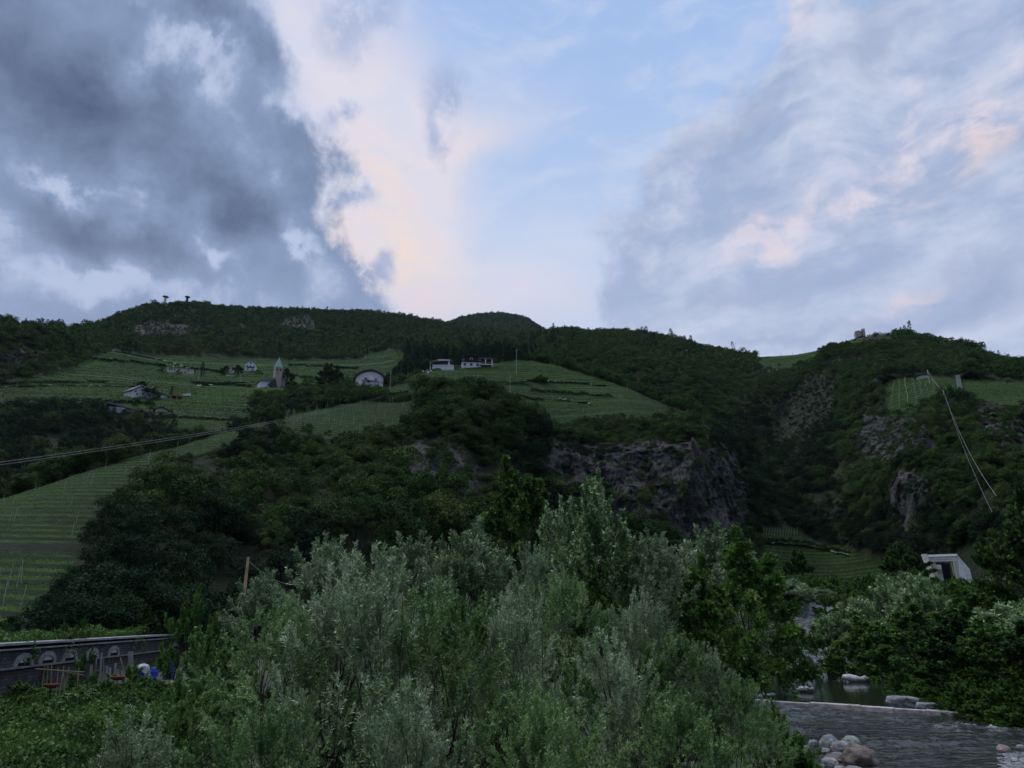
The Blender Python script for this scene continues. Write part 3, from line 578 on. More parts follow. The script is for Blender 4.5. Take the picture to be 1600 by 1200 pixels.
def build_forest():
    m = (1 - vine_s[:-1, :-1] * 1.6).clip(0, 1) * (1 - .4 * rock_s[:-1, :-1]) * VIS[:-1, :-1] * (TT[:-1, :-1] > np.where(PX[:-1, :-1] < 900, .30, .9))
    px, py, tt = PXr[:-1, :-1], PYr[:-1, :-1], TT[:-1, :-1]
    patch = fbm(np.stack([G[:-1, :-1, 0] / 28, G[:-1, :-1, 1] / 28, G[:-1, :-1, 2] / 28], -1), 3)
    m = m * np.clip(1.15 + 1.3 * patch, .35, 1.3)
    m = np.where((tt > 4.6) & (tt < 7.1) & (px < 540), m * .9, m)
    D = DD[:-1, :-1]
    dens = np.where(D < 330, 1 / 13., np.where(D < 700, 1 / 15., 1 / 26.))
    dens = np.where(D > 1400, 1 / 40., dens); dens = np.where((px > 1090) & (tt > 1.5) & (D < 720), dens * 1.9, dens)
    dens = np.where((tt < 1.3) & (px < 1000), 1 / 4.5, dens)
    P, i, j = scatter(m, dens)
    qx, qy = proj(P); d = np.hypot(P[:, 0], P[:, 1]); t = TT[i, j]
    s = (.45 + .95 * rs.rand(len(P)) ** 1.8) * np.where(d > 700, 1.12, 1) * np.where(d > 1400, 1.25, 1)
    s *= np.where((qx > 1090) & (t > 1.5) & (d < 720), .66, 1)
    s *= np.where(rock_s[i, j] > .3, .45, 1); s *= np.where((t < 1.3) & (qx < 1000) & (rs.rand(len(P)) < .35), .5, 1); s *= np.where((t < 3) & (qx > 150) & (qx < 720), 1.12, 1) * np.where(rs.rand(len(P)) < .25, .6, 1)
    s = np.where((t < 3.05) & (qx < 500), s * .8, s); s = np.where(t < 1.6, s * .8, s)
    s = np.where((t > 7.9) & (d > 700), s * (.6 + .5 * rs.rand(len(P))), s)
    s = np.where((t > 2.3) & (t < 3.4) & (qx > 640) & (qx < 850), s * 1.0, s)
    hpx = 6.6 * s / d * FPX; wpx = 3.0 * s / d * FPX
    keep = np.ones(len(P), bool)
    lim = np.full(len(P), 1e9)                     # crowns in front of a building or a vineyard stay low enough to leave it in view
    for x0, x1, y0, y1 in CLEAR:
        H_, _s = hit((x0 + x1) / 2, y1 - 6, 3.2 if y1 < 700 else 1.0); dh = math.hypot(H_.x, H_.y)
        if x0 == 536: H_, _s = hit(577, 608); dh = math.hypot(H_.x, H_.y) - 4
        inx = (qx + wpx * .6 > x0) & (qx - wpx * .6 < x1) & (d < dh + 6)
        keep &= ~(inx & (qy > y0) & (qy < y1 - 3)); keep &= ~(inx & (x0 == 536) & (qy < 622)); lim = np.where(inx & (qy >= y1 - 3), np.minimum(lim, qy - y1 + 9), lim)
    for nm, (t0, t1), poly, *_r in VINE:
        for f in (1.0, .7, .45):
            ins = inpoly(qx, qy - hpx * f, poly) & (t < t1) & ~inpoly(qx, qy, poly); ins &= ((rs.rand(len(P)) < .7) | (f == .45)) & ~((nm == 'knoll') & (qx > 630) & (qx < 850) & (t < 4)); lim = np.where(ins, np.minimum(lim, hpx * (f - .2)), lim)
    keep &= ~((qx < 132) & (t < 3.1) & (qy < 885)); f = np.clip(lim / hpx, 0, 1); keep &= f > .22; s = s * f
    keep &= ~((qx > 1180) & (qx < 1398) & (t > 7.72) & (t < 8.5)) & ~((qx > 1270) & (qx < 1362) & (t > 7.25) & (t < 8.5)) & ~((qx > 218) & (qx < 300) & (t > 7.93) & (t < 8.6) & (rs.rand(len(P)) < .6))
    s = np.where((qx > 1190) & (qx < 1400) & (t > 7.2), s * .55, s)
    # nothing may grow high enough in front of a vineyard to hide its lower edge
    P, d, s, t, qx, qy, i, j = [a[keep] for a in (P, d, s, t, qx, qy, i, j)]
    con = ((qx > 585 + 40 * rs.rand(len(P))) & (qx < 845 - 40 * rs.rand(len(P))) & (t > 5) & (t < 7.28 - .25 * rs.rand(len(P))) & (rs.rand(len(P)) < .8)) | ((qx > 1000) & (t > 7.2) & (t < 7.9) & (rs.rand(len(P)) < .04)) | ((qx < 900) & (t > 6.9) & (t < 7.85) & (rs.rand(len(P)) < .07))
    kind = np.where(con, 4, np.where(rs.rand(len(P)) < .28, 3, rs.randint(3, size=len(P))))
    zone = fbm(P / 45 + 5, 2) * .5
    shady = ((t < 2.6) & (qx < 560) & (qy + 60 * zone > 800 + .12 * qx)) | ((t > 2.0) & (t < 6.3) & (qx > 1110) & (qx < 1310) & (qy > 600 + 90 * zone)) | ((t > 3.6) & (t < 5.3) & (qx < 560)) | ((t < 3.2) & (qx > 1290) & (qy + 120 * zone > 790)) | ((t < 3.0) & (qx > 800) & (qx < 940) & (qy > 680)) | ((t < 3) & (qx > 340) & (qx < 440) & (qy < 730))  # darker species stands in for the shade of low slopes, gorge and left wood
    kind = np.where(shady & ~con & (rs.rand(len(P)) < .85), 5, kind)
    s = np.where(con, s * 1.05, s)
    vis = VIS[i, j] & (qx > -40) & (qx < 1640)
    size = np.where(vis & (d < 420), s / d, 0)
    top = np.argsort(-size)[:270]; single = np.zeros(len(P), bool); single[top] = True
    scale = np.stack([s * (.8 + .45 * rs.rand(len(P))), s * (.8 + .45 * rs.rand(len(P))), s * (.75 + .5 * rs.rand(len(P)))], 1)
    rot = np.stack([.12 * rs.normal(size=len(P)), .12 * rs.normal(size=len(P)), 6.283 * rs.rand(len(P))], 1)
    P[:, 2] -= .5 * s
    lod = np.where(d < 330, 0, np.where(d < 700, 1, 2))
    nm = {0: ('near_scrub', 'dense dark scrub and low trees covering the front slopes'), 1: ('middle_wood', 'dark mixed wood on the middle slopes and the gully sides'), 2: ('far_forest', 'far forest covering the high ridges under the sky')}
    kn = ['oak', 'oak', 'oak', 'ash', 'conifer']
    for L in range(3):
        for k in range(6):
            q = (lod == L) & (kind == k) & ~single
            if q.sum() < 3: continue
            a, b = nm[L]
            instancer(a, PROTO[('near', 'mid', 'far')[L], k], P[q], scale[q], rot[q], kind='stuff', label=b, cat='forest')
    tb = MB().tube([(0, 0, -.6), (.1, .05, 1.6), (-.1, .1, 3.4)], [.22, .15, .06], 6).tube([(0, 0, 1.2), (.9, .3, 3.2)], [.1, .04], 5).tube([(0, 0, 1.4), (-.8, -.4, 3.4)], [.09, .03], 5).mesh('trunk', True)
    def where(x, y, t):
        if t > 3.3: return 'in the wood across the side valley' if x < 560 else 'on the slope right of the vineyard hill' if x < 1150 else 'on the right mountain, high above the river'
        if x < 130: return 'below the steep left vineyard, at the left edge' if y > 850 else 'at the rim of the steep left vineyard'
        if x < 250: return 'above the row of pale arches' if y > 880 else 'right of the steep left vineyard'
        if x < 345: return 'above the blue barrels, on the low slope' if y > 880 else 'where the long cables pass over the slope' if y < 760 else 'halfway up the shaded left slope'
        if x < 440: return 'directly behind the wooden pole' if y > 850 else 'up the slope above the wooden pole' if y > 740 else 'just under the ridge vineyard posts'
        if x < 560: return 'behind the leftmost tall willows' if y > 800 else 'mid-slope between pole and central knoll' if y > 720 else 'below the curved-roof house'
        if x < 680: return 'low behind the back-row willows' if y > 780 else 'on the left flank of the central knoll' if y > 680 else 'at the left foot of the knoll top'
        if x < 790: return 'low under the central knoll' if y > 760 else 'on the face of the central knoll' if y > 670 else 'on the very top of the central knoll'
        if x < 900: return 'in the dark cleft left of the rock cliff' if y > 700 else 'on the right shoulder of the knoll'
        if x < 1185: return 'clinging to the grey rock cliff' if y > 705 else 'on the rim of the grey rock cliff'
        return 'on the steep right mountain beyond the river'
    med = np.median(scale[top, 2])
    for q in top:
        name = 'conifer' if kind[q] == 4 else 'broadleaf_tree'; w_ = where(qx[q], qy[q], t[q])
        lab = ('taller ' if scale[q, 2] > med else 'lower ') + ('dark pointed conifer ' if kind[q] == 4 else 'olive-tinged bushy tree ' if kind[q] == 3 else 'blackish green bushy tree ' if kind[q] == 5 else 'dark green bushy tree ') + w_
        r = thing(name, P[q], 0, lab, 'tree', ('conifers ' if kind[q] == 4 else 'bushy trees ') + w_)
        r.rotation_euler = tuple(rot[q]); r.scale = tuple(scale[q])
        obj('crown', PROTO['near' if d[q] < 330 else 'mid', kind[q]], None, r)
        obj('trunk', tb, M['bark_dark'], r)
build_forest()

def build_vines():
    for nm, _, _, dz, leaf, lab in VINE:
        k = VM[nm][:-1, :-1] & VIS[:-1, :-1]
        dmean = DD[:-1, :-1][k].mean()
        leaf = leaf * .72; dens = {'front': 17, 'spur': 14, 'knoll': 8, 'valley': 2.2, 'bowl': 5, 'glade': 2.0, 'right': 6, 'foot': 11, 'castle': 2.5}[nm]
        P, i, j = scatter(k.astype(float) * np.clip(1.25 + .9 * fbm(np.stack([G[:-1, :-1, 0] / 14, G[:-1, :-1, 1] / 14, TT[:-1, :-1]], -1), 2), .5, 1.4), dens)
        zz = P[:, 2]
        fr = zz / dz - np.floor(zz / dz); keep = fr < {'valley': .62, 'front': .42, 'spur': .42, 'foot': .45}.get(nm, .5)
        hs = np.random.RandomState(31).rand(4096); hr = hs[np.floor(zz / dz).astype(int) & 4095]; keep &= hr > .05; P = P[keep]; fr = fr[keep]; hr = hr[keep]; n = len(P); h = dz * {'valley': .22, 'castle': .25}.get(nm, .40); P[:, 2] += .25 * leaf
        P[:, 2] += h * (.25 + .75 * rs.rand(n)) * (1 - .6 * np.abs(fr / .5 - .5))
        P += .15 * leaf * rs.normal(size=(n, 3))
        var = np.clip(.18 + .4 * hr + .2 * rs.normal(size=n) + .8 * fbm(P / 25, 2), 0, 1)
        me = leaf_mesh('vineyard', P, rsph(rs, n), rsph(rs, n) * .8 + [0, 0, .9], leaf * (.6 + .7 * rs.rand(n)), leaf * .75, var)
        obj('vineyard', me, M['leaf_vine'], label=lab, cat='vineyard', kind='stuff')
        print('VINE', nm, n, round(float(dmean)))
build_vines()

# ------------------------------------------------------------------ valley floor, river, weir
def pts(lst, z=0.0): return [tuple(onz(x, y, z)[:2]) for x, y in lst]
LEFT_E = pts([(1290, 1290), (1268, 1240), (1250, 1200), (1215, 1160), (1180, 1128), (1155, 1103), (1190, 1075), (1222, 1052), (1226, 1034)])
RIGHT_E = pts([(1340, 1040), (1385, 1046), (1400, 1060), (1412, 1085), (1440, 1098), (1515, 1121), (1600, 1137), (1700, 1150), (1900, 1175)])
UP = [(60, 150), (64, 175), (71, 205), (80, 250), (100, 330), (118, 325), (96, 245), (88, 205), (83, 175), (76, 150)]
w0 = onz(1228, 1030, 0); w1 = onz(1300, 1030, 0)
upl = [tuple(at(x, y, D)[:2]) for x, y, D in ((1232, 1012, 135), (1246, 985, 145), (1272, 960, 158), (1286, 945, 172), (1292, 940, 205))]
upr = [tuple(at(x, y, D)[:2]) for x, y, D in ((1345, 940, 205), (1338, 945, 172), (1308, 960, 158), (1278, 985, 145), (1295, 1015, 133))]
POLY = [(14, -120), (14, 10), (15.5, 24)] + LEFT_E[1:] + upl + upr + RIGHT_E + [(75, 30), (85, 0), (85, -120)]
POLY = np.array(POLY)
def river_sd(x, y):                      # signed distance to the river's edge, negative in the water
    x = np.asarray(x, float); y = np.asarray(y, float); d = np.full(x.shape, 1e9)
    for i in range(len(POLY)):
        a = POLY[i]; b = POLY[(i + 1) % len(POLY)]; ab = b - a; t = np.clip(((x - a[0]) * ab[0] + (y - a[1]) * ab[1]) / (ab @ ab), 0, 1)
        d = np.minimum(d, np.hypot(x - a[0] - t * ab[0], y - a[1] - t * ab[1]))
    return np.where(inpoly(x, y, [tuple(p) for p in POLY]), -d, d)
# the wall with arches runs away from the viewer on the left
WA = RAD(-7.6); WD = np.array([math.sin(WA), math.cos(WA)]); WN = np.array([-WD[1], WD[0]])      # along, and to the left
W0 = at(44, 1030, 54.0)[:2]
def wall_c(x, y): q = np.stack([np.asarray(x) - W0[0], np.asarray(y) - W0[1]], -1); return q @ WD, q @ WN
BEDY, BEDZ = [100, 112, 118, 126, 138, 150, 178, 260, 340], [0, .1, 1.9, 4.9, 8.1, 10.4, 11.6, 12.6, 13.6]
def bed_level(y): return np.interp(y, BEDY, BEDZ)
def ground(x, y):
    x = np.asarray(x, float); y = np.asarray(y, float); sd = river_sd(x, y)
    base = 1.1 + bed_level(y) + .4 * fbm(np.stack([x / 9, y / 9, x * 0], -1), 3)
    s, w = wall_c(x, y)
    gard = np.interp(y, [10, 24, 50, 80, 120], [1.3, 1.7, 2.9, 3.6, 4.0])
    gl = sstep(6, -4, x + .14 * y - 0)        # garden side
    z = base * (1 - gl) + gard * gl
    z = np.where((w > 0), 5.5 + .1 * (w > 4), z) if False else z + (5.55 - z) * sstep(.15, .55, w) * sstep(150, 110, s)
    z = z + sstep(9, 2.5, np.hypot(x, y)) * (5.2 - z)
    back = sstep(-5, -40, y); z = z + back * (3.5 - z) * (x < 12)
    far = sstep(60, 160, np.hypot(x, y)) * (x > 60) * 0
    out = bed_level(y) - .9 + (z - bed_level(y) + .9) * sstep(-1.2, 3.2, sd)
    return out + far
def build_floor():
    xs = np.unique(np.concatenate([np.linspace(-420, -60, 60), np.linspace(-60, 110, 290), np.linspace(110, 420, 60)]))
    ys = np.unique(np.concatenate([np.linspace(-420, 0, 60), np.linspace(0, 170, 260), np.linspace(170, 345, 60)]))
    X, Y = np.meshgrid(xs, ys); Z = ground(X, Y); V = np.stack([X, Y, Z], -1); idx = np.arange(X.size).reshape(X.shape)
    F = np.stack([idx[:-1, :-1], idx[:-1, 1:], idx[1:, 1:], idx[1:, :-1]], -1).reshape(-1, 4)
    sd = river_sd(X, Y)
    me = mesh_np('ground', V, F, {'bank': ('POINT', np.clip(1 - np.abs(sd) / 2.0, 0, 1))}, smooth=True)
    m = bpy.data.materials.new('valley_floor'); m.use_nodes = True; T = NT(m.node_tree); b = T.n['Principled BSDF']
    pos = T.new('ShaderNodeNewGeometry').outputs[0]; bk = T.new('ShaderNodeAttribute', attribute_name='bank').outputs['Fac']
    n1 = T.noise(pos, .8, 6, .65); n2 = T.noise(pos, 6, 5, .6)
    c = T.mix(T.ramp(n1, .35, .65), (.02, .028, .014, 1), (.04, .058, .022, 1))
    g = T.mix(T.ramp(n2, .3, .7), (.05, .048, .045, 1), (.15, .145, .14, 1))
    c = T.mix(T.ramp(T.m('ADD', bk, T.m('MULTIPLY', T.m('SUBTRACT', n1, .5), .9)), .35, .6), c, g)
    T.l.new(c, b.inputs['Base Color']); b.inputs['Roughness'].default_value = .9
    bp = T.new('ShaderNodeBump'); bp.inputs['Distance'].default_value = .15; bp.inputs['Strength'].default_value = .8
    T.l.new(n2, bp.inputs['Height']); T.l.new(bp.outputs[0], b.inputs['Normal'])
    obj('ground', me, m, kind='structure')
    # a plain far sheet so the land reaches the horizon behind the viewer too
    far = MB(); R = 6000
    far.add([(-R, -R, -3), (R, -R, -3), (R, R, -3), (-R, R, -3)], [(0, 1, 2, 3)]).build('plain', mat('plain', (.03, .045, .02), .95, .1, noise=.3, nscale=.05), kind='structure')
build_floor()
WEIR_A = onz(1150, 1091, .36); WEIR_B = onz(1508, 1113, .36)
def water_mat(name, base, rough, bumps):
    m = bpy.data.materials.new(name); m.use_nodes = True; T = NT(m.node_tree); b = T.n['Principled BSDF']
    pos = T.new('ShaderNodeNewGeometry').outputs[0]
    b.inputs['Base Color'].default_value = (*base, 1); b.inputs['Roughness'].default_value = rough; b.inputs['IOR'].default_value = 1.33; b.inputs['Specular IOR Level'].default_value = .6
    h = None
    for sc, amp in bumps:
        mp = T.new('ShaderNodeMapping'); T.l.new(pos, mp.inputs[0]); mp.inputs['Rotation'].default_value = (0, 0, RAD(25)); mp.inputs['Scale'].default_value = (.45, 1, 1)
        k = T.m('MULTIPLY', T.noise(mp.outputs[0], sc, 3, .55, .6), amp); h = k if h is None else T.m('ADD', h, k)
    bp = T.new('ShaderNodeBump'); bp.inputs['Distance'].default_value = 1.0; bp.inputs['Strength'].default_value = 1.0
    T.l.new(h, bp.inputs['Height']); T.l.new(bp.outputs[0], b.inputs['Normal'])
    return m, T, b
def build_water():
    # lower, lively water below the weir
    xs = np.linspace(12, 90, 420); ys = np.unique(np.concatenate([np.linspace(-120, 25, 40), np.linspace(25, 100, 420)])); X, Y = np.meshgrid(xs, ys)
    wd = unit((WEIR_B - WEIR_A)[None, :2])[0]; wn = np.array([-wd[1], wd[0]]); dn = (X - WEIR_A[0]) * wn[0] + (Y - WEIR_A[1]) * wn[1]
    q = np.stack([(X * .9 + Y * .42) / 2.4, (Y * .9 - X * .42) / .9, X * 0], -1)
    amp = .03 + .24 * np.clip(fbm(np.stack([X / 6, Y / 6, X * 0 + 2], -1), 2) * 1.6 + .3, 0, 1)
    Z = amp * (ridged(q, 4) * .9) + .06 * fbm(q * 3.1, 3)
    dcrest = np.abs((Y - 53) + .25 * (X - 32)); Z += .16 * np.exp(-(dcrest / 1.3) ** 2) * sstep(24, 32, X) * (.4 + ridged(q * 1.6, 2).clip(0, 1))
    ok = dn < -.25
    idx = np.arange(X.size).reshape(X.shape); F = np.stack([idx[:-1, :-1], idx[:-1, 1:], idx[1:, 1:], idx[1:, :-1]], -1)
    c = ok[:-1, :-1] & ok[1:, 1:]; F = F[c].reshape(-1, 4)
    foam = np.clip((Z - .12) * 5, 0, 1)
    me = mesh_np('river', np.stack([X, Y, Z], -1), F, {'foam': ('POINT', foam)}, smooth=True)
    m, T, b = water_mat('river_water', (.022, .026, .022), .10, [(.8, .20), (2.2, .10), (6, .03)])
    f = T.new('ShaderNodeAttribute', attribute_name='foam').outputs['Fac']
    pos = T.new('ShaderNodeNewGeometry').outputs[0]
    fm = T.m('MULTIPLY', f, T.ramp(T.noise(pos, 5, 5, .7), .42, .62), clamp=True)
    T.l.new(T.mix(fm, (.022, .026, .022, 1), (.5, .52, .55, 1)), b.inputs['Base Color'])
    T.l.new(T.m('ADD', .12, T.m('MULTIPLY', fm, .5)), b.inputs['Roughness'])
    obj('river', me, m, kind='structure')
    # still pool above the weir, then riffles climbing away
    xs = np.linspace(14, 130, 240); ys = np.linspace(55, 340, 500); X, Y = np.meshgrid(xs, ys)
    dn = (X - WEIR_A[0]) * wn[0] + (Y - WEIR_A[1]) * wn[1]; lv = .26 + bed_level(Y)
    Z = lv + .25 * sstep(112, 122, Y) * fbm(np.stack([X, Y, X * 0], -1), 3); ok = dn > -.1
    idx = np.arange(X.size).reshape(X.shape); F = np.stack([idx[:-1, :-1], idx[:-1, 1:], idx[1:, 1:], idx[1:, :-1]], -1); F = F[ok[:-1, :-1] & ok[1:, 1:]].reshape(-1, 4)
    me = mesh_np('pool', np.stack([X, Y, Z], -1), F, {'rif': ('POINT', sstep(112, 120, Y))}, smooth=True)
    m, T, b = water_mat('pool_water', (.016, .024, .016), .04, [(.8, .02), (3, .004)])
    rf = T.new('ShaderNodeAttribute', attribute_name='rif').outputs['Fac']; pos = T.new('ShaderNodeNewGeometry').outputs[0]
    T.l.new(T.mix(T.m('MULTIPLY', rf, T.ramp(T.noise(pos, 1.6, 5, .7), .42, .58)), (.016, .024, .016, 1), (.15, .17, .19, 1)), b.inputs['Base Color'])
    T.l.new(T.m('ADD', .04, T.m('MULTIPLY', rf, .3)), b.inputs['Roughness'])
    obj('pool', me, m, kind='structure')
    # weir sill: long low kerb of rough concrete blocks, broken by a few open joints
    A = np.array([*WEIR_A[:2]]); B = np.array([*WEIR_B[:2]]); Lw = np.linalg.norm(B - A); r = np.random.RandomState(4)
    root = thing('weir', (A[0], A[1], 0), math.atan2(B[1] - A[1], B[0] - A[0]), 'long straight pale concrete sill crossing the river below the dark pool', 'weir')
    mc = mat('weir_stone', (.36, .33, .33), .85, .2, noise=.45, nscale=1.3, bump=.8, bscale=7)
    sill = MB(); x = -1.0
    while x < Lw:
        l = 2.2 + 1.8 * r.rand(); dz = .035 * r.normal(); sill.box(x, x + l - .008, -.30 + .05 * r.normal(), .45, -.9, .36 + dz); x += l
    o = sill.build('sill', mc, root); bv = o.modifiers.new('worn', 'BEVEL'); bv.width = .05; bv.segments = 2
    MB().box(-1, Lw, -.75, -.345, -.9, -.25).build('apron', mc, root)
build_water()

# ------------------------------------------------------------------ stones
STONE = [mat(n, c, .75, .3, noise=.5, nscale=2.2, bump=.7, bscale=9) for n, c in (('stone_grey', (.18, .19, .205)), ('stone_pale', (.25, .255, .265)), ('stone_pink', (.30, .245, .235)), ('stone_brown', (.155, .125, .11)), ('stone_green', (.22, .25, .22)))]
def stone_mesh(seed, flat=.6, rough=.25, box=0.0, n=56):
    u = np.linspace(0, np.pi, n // 2); v = np.linspace(0, 2 * np.pi, n, endpoint=False); Uu, Vv = np.meshgrid(u, v, indexing='ij')
    d = np.stack([np.sin(Uu) * np.cos(Vv), np.sin(Uu) * np.sin(Vv), np.cos(Uu)], -1)
    k = 1.0 / np.maximum(np.abs(d).max(-1), .01); rad = (1 - box) + box * np.minimum(k, 1.35)
    rad = rad * (1 + rough * fbm(d * 1.6 + seed, 4) * 1.6 + .085 * ridged(d * 2.9 + seed, 4)); V = d * rad[..., None] * [1, 1, flat]
    m, w = Uu.shape; idx = np.arange(m * w).reshape(m, w); F = np.stack([idx[:-1], np.roll(idx, -1, 1)[:-1], np.roll(idx, -1, 1)[1:], idx[1:]], -1).reshape(-1, 4)
    return mesh_np('stone', V, F, smooth=True)
SM = [stone_mesh(i * 3.1, .5 + .06 * i, .14) for i in range(5)]
SB = [stone_mesh(50 + i * 3, .55, .2, .8) for i in range(3)]
def stone(px, py, z, w, label, k=0, mesh=None, hgt=.6, rz=0, name='boulder', cat='boulder', dep=.8, group=None, tilt=0):
    P = onz(px, py, z); sc = w / 2
    me = (mesh or SM[k % 5]).copy(); me.materials.append(STONE[k])
    o = obj(name, me, None, label=label, cat=cat, group=group); o.location = (P[0], P[1], z); o.scale = (sc, sc * dep, sc * hgt / .55); o.rotation_euler = (tilt, 0, rz)
    return o
def mpp(px, py, z): P = onz(px, py, z); return float(P[1] * CP + (P[2] - CAMZ) * SP) / FPX
def stones():
    L = [(1343, 1188, 54, 3, .62, 'largest brown-pink boulder of the heap at the near bank, water running past it'),
     (1297, 1164, 34, 0, .85, 'dark blue-grey rounded boulder at the back left of the boulder heap'),
     (1316, 1170, 30, 1, .7, 'grey-violet boulder in the middle of the boulder heap'),
     (1330, 1164, 30, 4, .6, 'olive grey rounded boulder at the back right of the boulder heap'),
     (1297, 1193, 26, 1, .65, 'pale smooth boulder at the front left of the boulder heap, beside the grass'),
     (1271, 1162, 14, 1, .8, 'small upright pale stone at the left end of the boulder heap, against the leaves'),
     (1288, 1173, 18, 1, .4, 'small flat whitish stone left of the violet boulder'),
     (1309, 1179, 18, 0, .35, 'thin flat grey stone wedged under the violet boulder'),
     (1302, 1186, 30, 3, .4, 'low dark wet stone between the pale boulder and the largest one'),
     (1335, 1204, 26, 0, .5, 'grey stone half out of the picture below the largest boulder'),
     (1312, 1200, 16, 1, .4, 'small pale stone at the water in front of the boulder heap'),
     (1568, 1171, 18, 2, .6, 'pinkish stone lying in the shallows at the right edge'),
     (1595, 1169, 12, 1, .8, 'white stone on the gravel bar at the right edge'),
     (1586, 1188, 14, 1, .5, 'pale cobble on the front of the gravel bar at the right edge')]
    for i, (x, y, w, k, h, lab) in enumerate(L): stone(x, y, .12, w * mpp(x, y, .1) * 1.08, lab, k, hgt=h, rz=i * 1.3 if i else .2)
    P = [(1172, 1083, 24, 2, .7, None, 'rounded reddish boulder at the left end of the weir'), (1412, 1099, 46, 0, .42, SB[0], 'long squared grey block lying on the right end of the weir'),
     (1447, 1103, 26, 0, .35, SB[1], 'smaller dark block just right of the long squared block on the weir'), (1258, 1077, 30, 1, .28, SM[2], 'flat pale rock slab standing in the pool just above the weir'),
     (1232, 1040, 14, 0, .5, None, 'small grey rock at the far left of the pool'), (1236, 1018, 26, 1, .12, None, 'low pale gravel spit at the head of the pool')]
    for x, y, w, k, h, me, lab in P: stone(x, y, .5, w * mpp(x, y, .5), lab, k, me, h, rz=math.atan2(*(WEIR_B - WEIR_A)[1::-1]) if me in SB else .1, dep=.55)
    r = np.random.RandomState(3)
    for i in range(16):
        x = 1158 + 50 * r.rand(); y = 1088 - 16 * r.rand() * (1 - (x - 1158) / 60); stone(x, y, .45, (5 + 8 * r.rand()) * mpp(x, y, .5), 'small pale cobble in the heap beside the left end of the weir', 1 if i % 2 else 0, hgt=.5, rz=i, name='cobble', cat='cobble', group='cobbles beside the left end of the weir')
    # pale forked driftwood / split slab standing out of the pool
    P_ = onz(1338, 1063, .45); s = mpp(1338, 1063, .45)
    dr = MB().tube([(-19 * s, 0, 5 * s), (-10 * s, .1, 3.5 * s), (0, 0, 1.5 * s), (6 * s, 0, 1.2 * s), (13 * s, 0, 3 * s), (19 * s, .1, 1.5 * s)], [.22, .42, .42, .3, .34, .12], 7)
    root = thing('driftwood', P_, -.35, 'pale bleached driftwood log lying across the still pool, with one twig standing up', 'driftwood')
    md = mat('driftwood', (.42, .42, .44), .8, .2, noise=.4, nscale=3, bump=.6)
    dr.build('log', md, root, smooth=True)
    MB().tube([(8 * s, 0, 2 * s), (6 * s, 0, 9 * s), (3 * s, .1, 14 * s)], [.07, .05, .02], 5).tube([(6 * s, 0, 9 * s), (9 * s, 0, 12 * s)], [.04, .015], 5).build('twig', M['bark'], root)
    # gravel bar and river pebbles
    n = 700; q = onz(1560 + 70 * r.rand(n) ** .7, 1176 + 34 * r.rand(n), .06); sz = .05 + .09 * r.rand(n)
    me = SM[1].copy(); me.materials.append(STONE[0])
    instancer('gravel', me, q, np.stack([sz, sz * .8, sz * .7], 1), np.stack([q[:, 0] * 0, q[:, 0] * 0, r.rand(n) * 6], 1), kind='stuff', label='pale gravel bar at the right edge of the rapids', cat='gravel')
    n = 420; a = np.array(LEFT_E[0:6]); t = r.rand(n) * 4.99; k = t.astype(int); q2 = a[k] + (a[k + 1] - a[k]) * (t - k)[:, None] + r.normal(size=(n, 2)) * .7; sz = .06 + .14 * r.rand(n) ** 2
    me = SM[3].copy(); me.materials.append(STONE[0])
    instancer('bank_stones', me, np.column_stack([q2, ground(q2[:, 0], q2[:, 1]).clip(.02, 1)]), np.stack([sz, sz * .8, sz * .7], 1), np.stack([t * 0, t * 0, r.rand(n) * 6], 1), kind='stuff', label='small stones along the near bank of the rapids', cat='pebbles')
stones()

# ------------------------------------------------------------------ waterside trees
NEAR = {}
def kind(key, matn, seed, H, R, r0, multi=1, nlimb=12, **kw):
    me, P, td, tl = spray_crown('crown', seed, R, H, **kw); me.materials.append(M[matn])
    lm = limbs('limbs', seed, H, R, P, r0, nlimb, multi); lm.materials.append(M['bark'])
    NEAR[key] = (me, lm, H, R)
kind('willow', 'leaf_willow', 1, 6.5, 2.7, .10, 4, 10, ntw=1500, nl=32, twl=.62, L=.125, W=.029, up=.5, base=.0, spiky=.14, lobes=.30, plumes=110)
kind('willow2', 'leaf_willow_green', 2, 6.0, 2.9, .09, 5, 8, ntw=1500, nl=32, twl=.6, L=.12, W=.030, up=.4, base=.0, spiky=.12, lobes=.36, plumes=95)
kind('willow_fine', 'leaf_willow', 3, 8.5, 3.0, .12, 3, 10, ntw=1900, nl=18, twl=.8, L=.22, W=.062, up=.6, base=.02, spiky=.2, lobes=.32, plumes=90)
kind('osier', 'leaf_poplar', 9, 7.5, 3.2, .10, 4, 9, ntw=1300, nl=16, twl=1.0, L=.38, W=.10, up=1.0, base=.0, spiky=.25, lobes=.28, plumes=70)
kind('poplar', 'leaf_poplar', 4, 14.0, 4.0, .26, 1, 22, ntw=2200, nl=17, twl=1.0, L=.19, W=.15, up=1.0, base=.08, spiky=.35, shape=.75, lobes=.34, inner=.3, plumes=90)
kind('robinia', 'leaf_robinia', 5, 11.0, 4.6, .22, 1, 18, ntw=2200, nl=16, twl=1.1, L=.34, W=.17, up=.0, base=.05, spiky=.2, droop=.35, lobes=.34, plumes=60)
kind('broad', 'leaf_broad', 6, 5.0, 2.0, .06, 3, 7, ntw=420, nl=8, twl=.7, L=.21, W=.18, up=.7, base=.0, spiky=.5, lobes=.32, belly=.36, plumes=22)
kind('bush', 'leaf_robinia', 7, 3.0, 2.0, .05, 4, 6, ntw=900, nl=16, twl=.45, L=.12, W=.065, up=.6, base=.0, spiky=.4, lobes=.34, plumes=30)
kind('dark', 'leaf_oak', 8, 11.0, 5.0, .3, 1, 18, ntw=2300, nl=16, twl=1.0, L=.38, W=.24, up=.2, base=.0, spiky=.2, lobes=.30, plumes=50)
